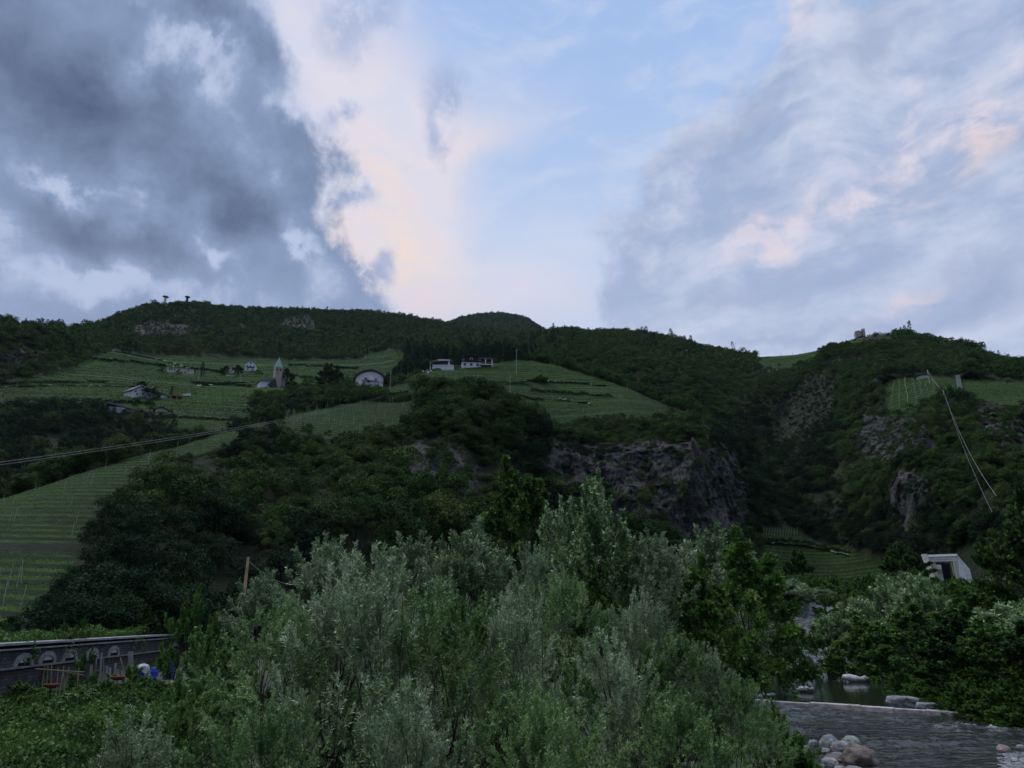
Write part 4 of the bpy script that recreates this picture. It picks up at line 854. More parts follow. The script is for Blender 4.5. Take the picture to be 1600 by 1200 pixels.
def near_tree(key, px, D, top, wpx, label, name=None, cat='tree', group=None, rz=None, sink=.3, zb=None):
    me, lm, H, R = NEAR[key]; T_ = at(px, top, D); x, y = T_[0], T_[1]; zb = float(ground(x, y)) if zb is None else zb
    dist = y * CP + (T_[2] - CAMZ) * SP; w = wpx / FPX * dist / 2 / R; h = (T_[2] - zb + sink) / H * .97
    if D >= 130 and zb is not None: pass
    r = thing(name or 'tree', (x, y, zb - sink), rz if rz is not None else (px * 1.7) % 6.28, label, cat, group)
    ht = T_[2] - zb + sink; hz = min(ht, H * w * (1.12 if key.startswith('willow') else 1.35)); c = obj('crown', me, None, r); c.scale = (w, w, hz / H * .98); c.location = (0, 0, ht - hz)
    q = obj('trunk', lm, None, r); q.scale = (w, w, ht / H * .97); return r
def waterside():
    W_ = [
     ('willow', 560, 17.5, 912, 330, 'big silvery willow filling the bottom centre, nearest large crown left of the middle'),
     ('willow2', 690, 18.5, 925, 300, 'silvery green willow in the bottom centre, right half of the nearest pair of crowns'),
     ('willow2', 455, 18.0, 948, 210, 'grey-green willow beside the broad-leaved sapling, left of the biggest willow'),
     ('willow', 800, 20.5, 958, 220, 'silvery willow right of the biggest bottom-centre willows, before the young vine leaves'),
     ('willow_fine', 412, 30, 893, 92, 'slim blue-grey willow just right of the wooden pole'),
     ('willow_fine', 512, 34, 838, 118, 'rounded grey-green willow crown standing behind the slim one, right of the wooden pole'),
     ('willow_fine', 640, 37, 838, 140, 'wide grey-green willow crown in the back row, left of the tallest silvery one'),
     ('willow_fine', 733, 31, 814, 150, 'tall pale willow in the back row straight below the scrubby knoll'),
     ('willow', 835, 27, 868, 110, 'narrow two-tipped willow between the pale tall willow and the big poplar'),
     ('willow2', 890, 25, 900, 150, 'silvery willow in front of the big poplar'),
     ('willow_fine', 1022, 41, 832, 92, 'slim grey willow leaning on the right flank of the big poplar'),
     ('willow_fine', 1098, 76, 826, 150, 'round-topped yellowish grey willow left of the gully vineyard'),
     ('willow', 1000, 23, 945, 150, 'highest of the silvery willows stepping down to the river'),
     ('willow2', 1060, 22.5, 990, 130, 'second silvery willow down the slope to the river'),
     ('willow', 1108, 22, 1024, 100, 'third silvery willow down the slope to the river'),
     ('willow2', 1150, 21.5, 1062, 110, 'silvery willow at the water edge, just left of the weir end'),
     ('willow', 950, 17.5, 1030, 240, 'low dense silvery willow below the yellow-green sprig, right of the middle'),
     ('willow2', 1060, 16.5, 1085, 210, 'low silvery willow at the bottom edge left of the rapids'),
     ('willow2', 850, 13.5, 1085, 260, 'nearest low willow on the bottom edge, right of the middle'),
     ('willow', 640, 13.0, 1125, 300, 'nearest low willow on the bottom edge, left of the middle'),
     ('willow2', 420, 13.5, 1105, 230, 'low willow on the bottom edge left of the big bottom-centre willow'),
     ('willow', 215, 17.0, 1148, 230, 'small spreading willow at the bottom left, in front of the garden bed'),
     ('willow2', 1180, 29, 1110, 110, 'low leafy willow on the bank beside the rapids'),
     ('poplar', 940, 42, 776, 200, 'tallest tree, a pale-leaved poplar rising in front of the rock cliff'),
     ('poplar', 874, 45, 812, 140, 'lower leaning poplar stem left of the tallest poplar'),
     ('robinia', 795, 60, 758, 150, 'feathery bright green tree behind the willows at the foot of the knoll'),
     ('robinia', 1150, 56, 872, 190, 'big dark feathery tree hanging over the left side of the pool'),
     ('robinia', 1092, 45, 905, 130, 'dark feathery tree between the silver willow slope and the big overhanging one'),
     ('robinia', 1200, 105, 915, 90, 'dark tree beyond the overhanging one, on the far left bank of the pool'),
     ('robinia', 925, 27, 908, 70, 'yellow-green feathery sprig of a small tree below the poplars'),
     ('bush', 1010, 21.5, 1040, 120, 'green feathery shrub growing among the silvery willows above the weir'),
     ('broad', 335, 21.5, 980, 90, 'broad-leaved sapling with large round leaves beside the blue barrels'),
     ('broad', 312, 19.5, 1050, 110, 'lower broad-leaved sapling in front of the blue barrels'),
     ('broad', 365, 22, 985, 70, 'leafy green climber-covered bush at the foot of the wooden pole'),
     ('broad', 730, 16.6, 935, 70, 'spray of bright vine leaves showing between the willows in the middle'),
     ('broad', 900, 15.4, 1035, 60, 'hanging sprig of light green broad leaves low in the middle'),
     ('bush', 1215, 36, 1122, 110, 'dark green bush on the near river bank, left of the boulders'),
     ('bush', 1235, 33, 1160, 100, 'grassy green bush right beside the boulder heap'),
     # right bank and beyond
     ('willow_fine', 1222, 150, 902, 100, 'grey-green bush at the bend beyond the pool, left of the far riffle'),
     ('willow_fine', 1262, 165, 918, 80, 'low grey-green bush immediately left of the far riffle'),
     ('osier', 1290, 108, 965, 90, 'pale osier bush on the gravel spit at the head of the pool'),
     ('osier', 1335, 112, 940, 110, 'yellowish osier bush on the far bank behind the driftwood'),
     ('osier', 1385, 118, 908, 110, 'tall grey-green osier on the right bank below the gully vineyard'),
     ('osier', 1432, 110, 903, 110, 'tall feathery osier on the right bank, left of the white portal'),
     ('robinia', 1500, 105, 932, 120, 'bright green tree right below the white portal'),
     ('osier', 1560, 95, 948, 130, 'grey-green osier on the right bank, right of the portal'),
     ('osier', 1620, 85, 945, 130, 'grey-green osier at the right edge of the bank thicket'),
     ('bush', 1368, 100, 1022, 90, 'low bright green bush behind the driftwood'),
     ('robinia', 1345, 104, 980, 110, 'dark green shrub at the water line on the right bank'),
     ('robinia', 1420, 88, 965, 150, 'dark leafy tree leaning over the pool above the squared block'),
     ('dark', 1490, 76, 975, 150, 'dark leafy tree over the right end of the weir'),
     ('robinia', 1540, 74, 985, 130, 'green-tipped tree on the right bank over the rapids'),
     ('dark', 1600, 70, 985, 150, 'dark tree at the right edge over the rapids'),
     ('dark', 1600, 118, 782, 150, 'very dark big tree at the right edge above the road rail'),
     ('dark', 1690, 100, 770, 200, 'very dark tree cut by the right edge of the picture'),
     ('dark', 1405, 178, 856, 80, 'dark tree immediately left of the white portal'),
     ('dark', 1245, 215, 868, 60, 'dark round bush in front of the lower gully vineyard'),
     ('bush', 1300, 190, 905, 90, 'low dark bush below the gully vineyard'),
     ('robinia', 1350, 175, 905, 80, 'low green tree behind the far riffle'),
     ('dark', 1560, 125, 915, 90, 'dark spreading tree below the road rail'),
     ('bush', 1462, 120, 918, 70, 'small green bush under the left foot of the portal'),
    ]
    nice = {'willow': 'willow', 'willow2': 'willow', 'willow_fine': 'willow', 'osier': 'osier_bush', 'poplar': 'poplar', 'robinia': 'robinia', 'broad': 'broadleaf_sapling', 'bush': 'bush', 'dark': 'broadleaf_tree'}
    catn = {'bush': 'bush', 'broad': 'sapling', 'osier': 'bush'}
    grp = {'willow': 'willows by the river', 'willow2': 'willows by the river', 'willow_fine': 'willows by the river', 'osier': 'osiers on the right bank'}
    for key, px, D, top, w, lab in W_:
        near_tree(key, px, D, top, w, lab, nice[key], catn.get(key, 'tree'), grp.get(key))
waterside()

def hill_tree(key, px, py, top, wpx, label, name='broadleaf_tree', t0=0.0, cat='tree', group=None):
    P, s = hit(px, py, t0); me, lm, H, R = NEAR[key]; w = wpx * s / 2 / R; ht = (py - top) * s * 1.03
    r = thing(name, P - Vector((0, 0, .3)), (px * 1.7) % 6.28, label, cat, group); c = obj('crown', me, None, r); c.scale = (w, w, ht / H); obj('trunk', lm, None, r).scale = (w, w, ht / H)
NEAR['fir'] = (PROTO['near', 4], NEAR['dark'][1], 11.0, 2.4)
def hill_trees():
    for a in (('dark', 512, 612, 572, 44, 'big blackish cedar-like tree left of the curved-roof house', 'cedar'), ('fir', 508, 606, 566, 26, 'pointed dark top rising behind the big cedar-like tree', 'conifer'), ('fir', 524, 606, 572, 24, 'second pointed dark top beside the big cedar-like tree', 'conifer'),
              ('robinia', 530, 612, 590, 34, 'dark green tree filling the gap between cedar and curved-roof house'), ('dark', 446, 604, 578, 22, 'dark tree touching the right side of the church tower'), ('dark', 456, 612, 596, 26, 'low dark tree right of the church'),
              ('dark', 372, 588, 572, 14, 'dark tree between the two village houses'), ('dark', 352, 586, 572, 16, 'dark tree left of the small village house'), ('bush', 403, 586, 578, 16, 'low bush right of the white village house'),
              ('fir', 315, 588, 564, 12, 'slim dark cypress-like tree right of the cream villa', 'conifer'), ('bush', 279, 586, 578, 12, 'round bush in front of the cream villa'), ('bush', 253, 586, 577, 20, 'dark bush at the left end of the cream villa'),
              ('dark', 222, 605, 597, 18, 'round tree behind the roof of the bright white farmhouse'), ('robinia', 240, 625, 609, 20, 'dark tree in front of the long farm wing'), ('bush', 210, 622, 612, 10, 'bush against the white farmhouse gable'), ('fir', 268, 620, 604, 9, 'small dark conifer behind the farm wing', 'conifer'),
              ('bush', 588, 610, 601, 12, 'small bush in front of the curved-roof house'), ('robinia', 974 - 130, 600, 588, 26, 'lone bush on the rounded vineyard hill'), ('dark', 197, 558, 528, 16, 'slim bare-looking tree above the upper terraces', 'broadleaf_tree'),
              ('dark', 1325, 540, 532, 9, 'tiny tree between the skyline barn and the inn'), ('dark', 1281, 549, 543, 9, 'tiny tree left of the skyline house'), ('dark', 905, 516, 508, 18, 'dark round tree on the skyline right of the tiny antenna'), ('dark', 934, 520, 511, 10, 'tiny separate tree at the notch of the skyline')):
        hill_tree(a[0], a[1], a[2], a[3], a[4], a[5], a[6] if len(a) > 6 else 'bush' if a[0] == 'bush' else 'broadleaf_tree', 3.2 if a[1] < 1000 else 6.0)
hill_trees()
def undergrowth():                       # low brush that closes the floor under the riverside trees
    r = np.random.RandomState(21); n = 5200; x = r.uniform(-30, 105, n); y = r.uniform(24, 215, n); sd = river_sd(x, y); s_, w_ = wall_c(x, y)
    hx, hy = proj(np.stack([x, y, ground(x, y)], -1))
    ok = (sd > np.where(x > 38, .5, 1.2)) & (w_ < -3) & ~((x < .18 * y - 20) & (y < 75)) & ~((hx < 420) & (y < 60)) & (hx > 330) & ((sd < 30) | (x < 20)) & ~((hx > 1150) & (y < 60) & (sd < 4.5) & (x < 30)); x, y = x[ok], y[ok]; x, y = x[:1500], y[:1500]
    a = np.array(RIGHT_E[1:7] + [(41, 47)]); t = r.rand(420) * (len(a) - 1.01); q = t.astype(int); e = a[q] + (a[q + 1] - a[q]) * (t - q)[:, None]; off = .2 + 7 * r.rand(420) ** 1.5
    ex, ey = e[:, 0] + off * .9, e[:, 1] + off * .45; okk = river_sd(ex, ey) > .15; nb = len(x); x = np.concatenate([x, ex[okk]]); y = np.concatenate([y, ey[okk]])
    me = NEAR['bush'][0]; k = .5 + .5 * r.rand(len(x)); far = np.clip(y / 70, 1, 1.8); s = k * far; s[nb:] = .55 + .55 * r.rand(len(x) - nb)
    instancer('undergrowth', me, np.column_stack([x, y, ground(x, y) - .2]), np.stack([s, s, s * (.5 + .4 * r.rand(len(x)))], 1), np.stack([x * 0, x * 0, r.rand(len(x)) * 6.28], 1), kind='stuff', label='low brush and nettles filling the floor under the riverside trees', cat='undergrowth')
undergrowth()

# ------------------------------------------------------------------ buildings on the slopes
B = {}
for n, c, r_, k in (('white_wall', (.62, .64, .68), .85, .12), ('cream_wall', (.50, .47, .38), .85, .12), ('grey_wall', (.26, .265, .28), .9, .3), ('stone_wall', (.34, .29, .26), .9, .35),
                    ('timber', (.035, .025, .020), .8, .3), ('roof_dark', (.045, .036, .036), .85, .3), ('roof_grey', (.14, .135, .145), .85, .3), ('roof_red', (.30, .085, .05), .8, .3),
                    ('copper', (.20, .32, .29), .6, .25), ('concrete', (.74, .74, .70), .85, .18), ('trim', (.50, .46, .38), .7, .1), ('rust', (.17, .055, .035), .9, .3),
                    ('steel', (.30, .31, .33), .5, .1), ('weathered', (.16, .155, .16), .9, .4), ('pole_wood', (.38, .29, .17), .85, .3), ('post_pale', (.30, .30, .26), .9, .2), ('cane', (.20, .19, .12), .8, .2)):
    B[n] = mat(n, c, r_, .25, noise=k, nscale=1.5)
B['arch_stone'] = mat('arch_stone', (.22, .22, .225), .9, .1, noise=.35, nscale=3)
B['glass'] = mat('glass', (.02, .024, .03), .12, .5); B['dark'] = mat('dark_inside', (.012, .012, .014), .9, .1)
B['blue'] = mat('blue_plastic', (.018, .05, .42), .4, .4, noise=.1); B['sack'] = mat('sack', (.36, .38, .42), .8, .2, noise=.15, nscale=6)
def brick(name, c1, c2, mort, sc, rough=.9):
    m = bpy.data.materials.new(name); m.use_nodes = True; T = NT(m.node_tree); b = T.n['Principled BSDF']
    tc = T.new('ShaderNodeTexCoord').outputs['Object']; sp = T.new('ShaderNodeSeparateXYZ'); T.l.new(tc, sp.inputs[0])
    v = T.comb(T.m('ADD', sp.outputs[0], sp.outputs[1]), sp.outputs[2]); v = T.vm('ADD', v, T.vm('SCALE', T.noise(tc, 1.7, 3, col=True), scale=.22))
    n = T.new('ShaderNodeTexBrick'); T.l.new(v, n.inputs[0]); n.inputs['Color1'].default_value = (*c1, 1); n.inputs['Color2'].default_value = (*c2, 1); n.inputs['Mortar'].default_value = (*mort, 1)
    n.inputs['Scale'].default_value = sc; n.inputs['Mortar Size'].default_value = .03
    T.l.new(T.mix(T.ramp(T.noise(tc, 2.5, 5), .3, .7), n.outputs[0], (*[x * .5 for x in c1], 1)), b.inputs['Base Color']); b.inputs['Roughness'].default_value = rough
    bp = T.new('ShaderNodeBump'); bp.inputs['Strength'].default_value = .8; bp.inputs['Distance'].default_value = .04; T.l.new(n.outputs[1], bp.inputs['Height']); bp.invert = True; T.l.new(bp.outputs[0], b.inputs['Normal'])
    return m
B['rubble'] = brick('rubble_wall', (.05, .048, .052), (.10, .095, .10), (.02, .02, .02), 1.3)
B['ashlar'] = brick('tower_stone', (.40, .32, .28), (.50, .42, .37), (.36, .31, .28), .8)
def site(px, py, name, label, cat, yaw=0, t0=0.0, group=None):
    P, s = hit(px, py, t0) if py > 0 else crest(px, t0); r = thing(name, P, -math.atan2(P.x, P.y) + RAD(yaw), label, cat, group); return r, s
def window(root, x, z, w, h, y, frame='trim', bars=1):
    t = .12 * w + .03; f = MB().box(x - w / 2 - t, x + w / 2 + t, y - .07, y - .003, z + h, z + h + t).box(x - w / 2 - t, x + w / 2 + t, y - .09, y - .003, z - t, z).box(x - w / 2 - t, x - w / 2, y - .07, y - .003, z, z + h).box(x + w / 2, x + w / 2 + t, y - .07, y - .003, z, z + h)
    for i in range(bars): c = x - w / 2 + w * (i + 1) / (bars + 1); f.box(c - .03, c + .03, y - .06, y - .003, z, z + h)
    o = f.build('window', B[frame], root); MB().box(x - w / 2, x + w / 2, y - .03, y - .004, z, z + h).build('pane', B['glass'], o)
def gable(root, w, d, h, rh, wall, roof, front='gable', over=.6, th=.28, deep=4, lean=0):
    """front='gable': gable end faces the viewer; 'eave': ridge runs left-right"""
    if front == 'gable':
        MB().prism([(-w / 2, -deep), (w / 2, -deep), (w / 2, h), (lean, h + rh), (-w / 2, h)], 0, d).build('wall', B[wall], root)
        r = MB()
        for sx in (-1, 1):
            e = Vector((sx * w / 2 - lean, -rh)).normalized(); a = Vector((sx * w / 2, h)) + e * over; ap = Vector((lean, h + rh))
            p = [(ap.x, ap.y + .01), (a.x, a.y + .01), (a.x, a.y + th), (ap.x, ap.y + th + .06)]
            r.prism(p if sx > 0 else p[::-1], -over, d + over)
        ro = r.build('roof', B[roof], root)
    else:
        MB().xprism([(0, -deep), (d, -deep), (d, h), (d / 2, h + rh), (0, h)], -w / 2, w / 2).build('wall', B[wall], root)
        r = MB()
        for sy in (0, 1):
            e = Vector(((-d / 2) if sy == 0 else d / 2, -rh)).normalized(); a = Vector((0 if sy == 0 else d, h)) + e * over; ap = Vector((d / 2, h + rh))
            p = [(ap.x, ap.y + .01), (a.x, a.y + .01), (a.x, a.y + th), (ap.x, ap.y + th + .06)]
            r.xprism(p, -w / 2 - over, w / 2 + over)
        ro = r.build('roof', B[roof], root)
    return ro
def chimney(ro, x, y, z0, z1, w=.5): MB().box(x - w / 2, x + w / 2, y - w / 2, y + w / 2, z0, z1).box(x - w / 2 - .08, x + w / 2 + .08, y - w / 2 - .08, y + w / 2 + .08, z1, z1 + .12).build('chimney', B['white_wall'], ro)

def curved_house():
    r, s = site(577, 608, 'house', 'white house with a dark curved barrel roof and balconies above the ridge vineyard', 'house', 6, group=None)
    r.location.z += 4 * s
    w, d = 43 * s, 10.0; x0, x1 = -w * .5, w * .5
    def arc(k0, off): return [(x0 - off * (1 - t * 0) + (w + 2 * off) * t, (9 + 5 * t) * s + off * .1 + (13 * s + off) * math.sin(math.pi * min(1, max(0, (t * .98 + .01)))) ** .62) for t in np.linspace(0, 1, 17)]
    a = arc(0, 0)
    MB().prism([(x0, -4), (x1, -4)] + a[::-1], 0, d).build('wall', B['white_wall'], r)
    a1 = arc(0, .3); a2 = arc(0, 1.55); rf = MB()
    for i in range(16): rf.prism([a1[i], a1[i + 1], a2[i + 1], a2[i]], -1.1, d + .8)
    rf.prism([(a1[0][0] - .9, a1[0][1] - 1.9), (a1[0][0] - .1, a1[0][1] - 1.9), (a1[1][0], a1[1][1]), (a2[0][0] - .3, a2[0][1])], -1.1, d + .8)
    ro = rf.build('roof', B['roof_dark'], r); chimney(ro, -2 * s, 4, 22 * s, 27 * s, .6)
    for z, xa, xb in ((9.5 * s, -11.5 * s, 15.5 * s), (2.2 * s, -12 * s, 5 * s)):
        b = MB().box(xa, xb, -1.2, -.003, z - .14, z)
        bo = b.build('balcony', B['trim'], r); rl = MB().box(xa, xb, -1.2, -1.14, z + .85, z + .92)
        n = int((xb - xa) / .28)
        for i in range(n + 1): x = xa + .02 + (xb - xa - .08) * i / n; rl.box(x, x + .05, -1.19, -1.15, z, z + .85)
        rl.build('railing', B['trim'], bo)
    for x, z, ww, hh, bb in ((-6 * s, 10.2 * s, 1.9, 1.9, 2), (10 * s, 10.2 * s, 1.9, 1.9, 2), (-8 * s, 2.8 * s, 1.6, 1.9, 2), (14 * s, 3.5 * s, .8, 1.0, 1)): window(r, x, z, ww, hh, 0, 'trim', bb)
    MB().box(-1.2 * s, 4.5 * s, -.12, -.004, 10.0 * s, 17 * s).build('panel', B['concrete'], r)
curved_house()
def chalets():
    r, s = site(737, 575, 'farmhouse', 'big farmhouse, white below and dark timber above, on top of the vineyard hill', 'house', 4)
    w, d = 30 * s, 11
    MB().box(-w / 2, w / 2, 0, d, -4, 9 * s).build('wall', B['white_wall'], r)
    ts = np.linspace(-1, 1, 11); prof = [(t * w / 2 * 1.04, 13.5 * s + 6 * s * (1 - abs(t) ** 1.7)) for t in ts]
    MB().prism([(-w / 2 * 1.04, 9 * s + .01), (w / 2 * 1.04, 9 * s + .01)] + prof[::-1], -.5, d).build('upper_storey', B['timber'], r)
    rf = MB(); p1 = [(x * 1.12, z + .02 - .4 * (abs(x) > w * .45)) for x, z in prof]; p2 = [(x * 1.14, z + .45 - .4 * (abs(x) > w * .45)) for x, z in prof]
    for i in range(10): rf.prism([p1[i], p1[i + 1], p2[i + 1], p2[i]], -1.6, d + 1)
    ro = rf.build('roof', B['roof_dark'], r); chimney(ro, 3 * s, 5, 19 * s, 22 * s, .7)
    for x in (-10, 0, 10): window(r, x * s, 3 * s, 1.4, 1.5, 0, 'trim', 1)
    for x, ww in ((-13, .9), (0, 1.1), (13, .9)): window(r, x * s, 11.5 * s, ww, 1.6, -.5, 'white_wall', 0)
    b = MB().box(-5 * s, 5 * s, -1.1, -.51, 10.8 * s, 11.1 * s).build('balcony', B['timber'], r)
    r2, s = site(760, 575, 'annex', 'low flat-roofed annex with pale piers right of the big farmhouse', 'house', 4)
    MB().box(-11 * s, 10 * s, 2.2, 9, -3, 13 * s).build('wall', B['timber'], r2)
    MB().box(-11 * s, 11.5 * s, -.3, 9.4, 14 * s, 15.2 * s).build('roof', B['roof_grey'], r2)
    MB().box(-11 * s, 11 * s, -.1, 2.2, 4.4 * s, 5.4 * s).build('balcony', B['concrete'], r2)
    for x in (-1.5, 8.5): MB().box((x - 1) * s, (x + 1.3) * s, .05, 1, 5.41 * s, 14 * s - .01).build('pier', B['cream_wall'], r2)
    MB().box(8 * s, 10.6 * s, .05, 1, -3, 4.39 * s).build('pier', B['cream_wall'], r2)
    for x in (-6, 3.5): window(r2, x * s, 1.2 * s, 1.1, .9, 2.2, 'white_wall', 1)
    for x in (-6, 3.5): window(r2, x * s, 8 * s, 1.0, 1.2, 2.2, 'trim', 1)
    r3, s = site(688, 578, 'terrace_house', 'low grey-roofed house with a long white terrace parapet, left of the timbered farmhouse', 'house', -4)
    MB().box(-16 * s, 16 * s, 4, 12, -3, 12 * s).build('wall', B['grey_wall'], r3)
    MB().prism([(-20 * s, 10.5 * s), (18 * s, 12 * s), (14 * s, 14.5 * s), (2 * s, 16 * s), (-6 * s, 15 * s)], .5, 12.5).build('roof', B['roof_grey'], r3)
    MB().box(-5 * s, 14 * s, -.3, .45, 12.4 * s, 14.0 * s).build('awning', B['white_wall'], r3)
    MB().box(-13 * s, 20 * s, -.4, 3.9, -3, 3.4 * s).box(-13 * s, 20 * s, -.6, -.2, 3.41 * s, 5 * s).build('terrace', B['white_wall'], r3)
    MB().box(11.5 * s, 13.5 * s, 0, .6, 5.01 * s, 11 * s).box(-17.5 * s, -15.8 * s, 0, .6, -3, 10.5 * s).build('pillar', B['white_wall'], r3)
    for x in (-10, -3, 5): window(r3, x * s, 6 * s, 1.4, 1.5, 4, 'white_wall', 1)
    for i, (x, y) in enumerate(((656, 582), (660, 583), (673, 581), (666, 579), (669, 584))):
        P, q = hit(x, y); o = SM[i % 5].copy(); o.materials.append(B['white_wall'])
        b = obj('white_bale', o, None, label='small white wrapped bale on the slope below the low white terrace house', cat='bale', group='white bales by the terrace house'); b.location = P + Vector((0, 0, .4)); b.scale = (.55, .55, .8)
    P, q = hit(694, 564, 4.9); P = at(694, 563, 408)
chalets()
def church():
    r, s = site(432, 606, 'church', 'small church with a pale square bell tower and greenish pointed spire', 'church', 14, 4.0)
    h = 32 * s; w = 5.2 * s; z0 = 0
    MB().box(-w, w, -w, w, -6, h).build('tower', B['ashlar'], r)
    MB().box(-w - .15, w + .15, -w - .15, w + .15, h, h + .35).build('cornice', B['stone_wall'], r)
    sp = MB(); sp.add([(-w - .25, -w - .25, h + .36), (w + .25, -w - .25, h + .36), (w + .25, w + .25, h + .36), (-w - .25, w + .25, h + .36), (0, 0, h + 19 * s)], [(0, 1, 4), (1, 2, 4), (2, 3, 4), (3, 0, 4), (3, 2, 1, 0)])
    so = sp.build('spire', B['copper'], r); MB().tube([(0, 0, h + 18.8 * s), (0, 0, h + 21 * s)], .07, 5).box(-.35, .35, -.04, .04, h + 20.1 * s, h + 20.3 * s).build('cross', B['steel'], so)
    for x in (-2.6, 2.6): MB().box((x - 1.1) * s, (x + 1.1) * s, -w - .03, -w - .003, h - 5.5 * s, h - 2 * s).build('belfry_opening', B['dark'], r)
    for y in (0,): MB().box(w + .003, w + .03, -1.1 * s, 1.1 * s, h - 5.5 * s, h - 2 * s).build('belfry_opening', B['dark'], r)
    MB().box(-2.2 * s, -1.2 * s, -w - .03, -w - .003, h - 11 * s, h - 8.8 * s).build('slit_window', B['dark'], r)
    # nave to the left, its ridge running back-left
    MB().prism([(-26 * s, -5), (-w - .01, -5), (-w - .01, 9 * s), (-26 * s, 6 * s)], -1.5, 7).build('nave', B['white_wall'], r)
    MB().prism([(-28 * s, 5.6 * s), (-w - .02, 8.8 * s), (-w - .02, 15 * s), (-12 * s, 12.5 * s), (-26 * s, 7.6 * s)], -2.6, 8).build('nave_roof', B['roof_grey'], r)
    MB().prism([(-15 * s, 1 * s), (-w - .03, -3 * s), (w * .2, -4 * s), (-w * .8, 12 * s)], -4.2, -2.61).build('porch_roof', B['roof_dark'], r)
    MB().box(w + .02, w + 9 * s, 1, 7, -5, 26 * s).build('annex', B['grey_wall'], r); MB().box(w + .03, w + 11 * s, .4, 7.6, 26.01 * s, 27.3 * s).build('annex_roof', B['roof_grey'], r)
church()
def village():
    r, s = site(390, 582, 'house', 'white gabled house with a dark balcony among trees, above the church to its left', 'house', -8, 4.8)
    ro = gable(r, 16 * s, 9, 12 * s, 5 * s, 'white_wall', 'roof_grey'); window(r, 0, 12.5 * s, 1.3, 1.2, 0, 'timber', 0)
    for x in (-5, 0, 5): window(r, x * s, 7.5 * s, 1.1, 1.3, 0, 'trim')
    MB().box(-6 * s, 6 * s, -1.1, -.004, 5.6 * s, 7 * s).build('balcony', B['timber'], r); window(r, -4 * s, 1.5 * s, 1.4, 1.5, 0, 'trim'); window(r, 4 * s, 1.5 * s, 1.4, 1.5, 0, 'trim')
    r, s = site(364, 584, 'house', 'small pale house with a dark hipped roof among trees at the left of the village', 'house', 15, 4.8)
    ro = gable(r, 11 * s, 8, 8 * s, 4.5 * s, 'cream_wall', 'roof_grey'); chimney(ro, 3.6 * s, 3, 8 * s, 13 * s); MB().box(-3 * s, 6 * s, -.9, -.004, 5 * s, 9 * s).build('loggia', B['timber'], r); window(r, -2.6 * s, 2 * s, 1.1, 1.1, 0)
    r, s = site(360, 589, 'greenhouse', 'small white flat roofed shed below the village trees', 'shed', 5, 4.8)
    MB().box(-6 * s, 6 * s, 0, 4, -2, 1.6 * s).build('wall', B['white_wall'], r); MB().box(-6.5 * s, 6.5 * s, -.3, 4.3, 1.61 * s, 2.4 * s).build('roof', B['grey_wall'], r)
    r, s = site(281, 585, 'villa', 'long cream two-storey villa with a shallow grey roof standing in the upper vineyards', 'house', -10, 4.8)
    ro = gable(r, 37 * s, 10, 10 * s, 2.4 * s, 'cream_wall', 'roof_grey', 'eave', .9); chimney(ro, -11 * s, 4, 11 * s, 14 * s, .9); chimney(ro, 8 * s, 4, 11 * s, 13.5 * s, .9)
    for x in (-15, -12, -8, 12): window(r, x * s, 5.4 * s, 1.0, 1.3, 0, 'timber', 1)
    for x in (-3, 3, 8): window(r, x * s, 1.2 * s, 1.6, 1.7, 0, 'timber', 1)
    MB().box(-20 * s, 22 * s, -3.4, -2.9, -2, .5).build('garden_wall', B['stone_wall'], r)
    # white farmhouse with the long sloping roof
    r, s = site(218, 621, 'farmhouse', 'bright white farmhouse with dark gable and long grey roof slanting down to the right', 'house', 28, 4.6)
    w, d = 24 * s, 26 * s
    MB().prism([(-11 * s, -4), (13 * s, -4), (13 * s, 12 * s), (0, 18 * s), (-11 * s, 9 * s)], 0, d).build('wall', B['white_wall'], r)
    rf = MB().prism([(0, 18.2 * s), (13.9 * s, 11.9 * s), (14.2 * s, 12.9 * s), (0, 19.6 * s)], -1.4, d + 1).prism([(-12.5 * s, 7.8 * s), (0, 18.2 * s), (0, 19.6 * s), (-13.2 * s, 8.8 * s)], -1.4, d + 1)
    ro = rf.build('roof', B['roof_grey'], r); chimney(ro, 3 * s, 4, 17 * s, 21 * s, .7)
    MB().prism([(-10 * s, 9.4 * s), (0, 17.2 * s), (0, 18.1 * s), (-11.4 * s, 8.8 * s)], -1.3, -.02).build('gable_boards', B['timber'], r)
    for x, z in ((-7, 6), (2, 11), (8, 10.5), (-4, 2), (5, 5)): window(r, x * s, z * s, .9, 1.1, 0, 'trim')
    r, s = site(246, 622, 'barn', 'long low wing with a grey lean-to roof joined right of the bright white farmhouse', 'barn', 12, 4.6)
    MB().box(-13 * s, 15 * s, 0, 7, -3, 6 * s).build('wall', B['white_wall'], r)
    MB().prism([(-19 * s, 13 * s), (17 * s, 4.6 * s), (17.4 * s, 5.8 * s), (-19 * s, 14.4 * s)], -1.2, 8).build('roof', B['roof_grey'], r); window(r, 3 * s, 2 * s, 1.2, 1.3, 0, 'trim')
    r, s = site(277, 624, 'shed', 'open shed with a rusty red roof right of the long farm wing', 'shed', 5, 4.6)
    MB().box(-8 * s, 8 * s, .5, 4, -2, 4.4 * s).build('wall', B['dark'], r); MB().prism([(-9 * s, 4.3 * s), (9 * s, 4.5 * s), (8 * s, 7.5 * s), (-8 * s, 7.2 * s)], -.4, 4.4).build('roof', B['roof_red'], r)
    for x in (-8, 0, 7.6): MB().tube([(x * s, 0, -1), (x * s, 0, 4.3 * s)], .12, 5).build('post', B['trim'], r)
    r, s = site(291, 621, 'parked_van', 'small white van parked at the end of the red-roofed shed', 'van', 70, 4.6)
    L_ = 2.3
    MB().xprism([(-L_, .45), (L_, .45), (L_, 1.2), (L_ - .7, 1.35), (L_ - 1.3, 2.0), (-L_, 2.05)], -.9, .9).build('body', B['white_wall'], r)
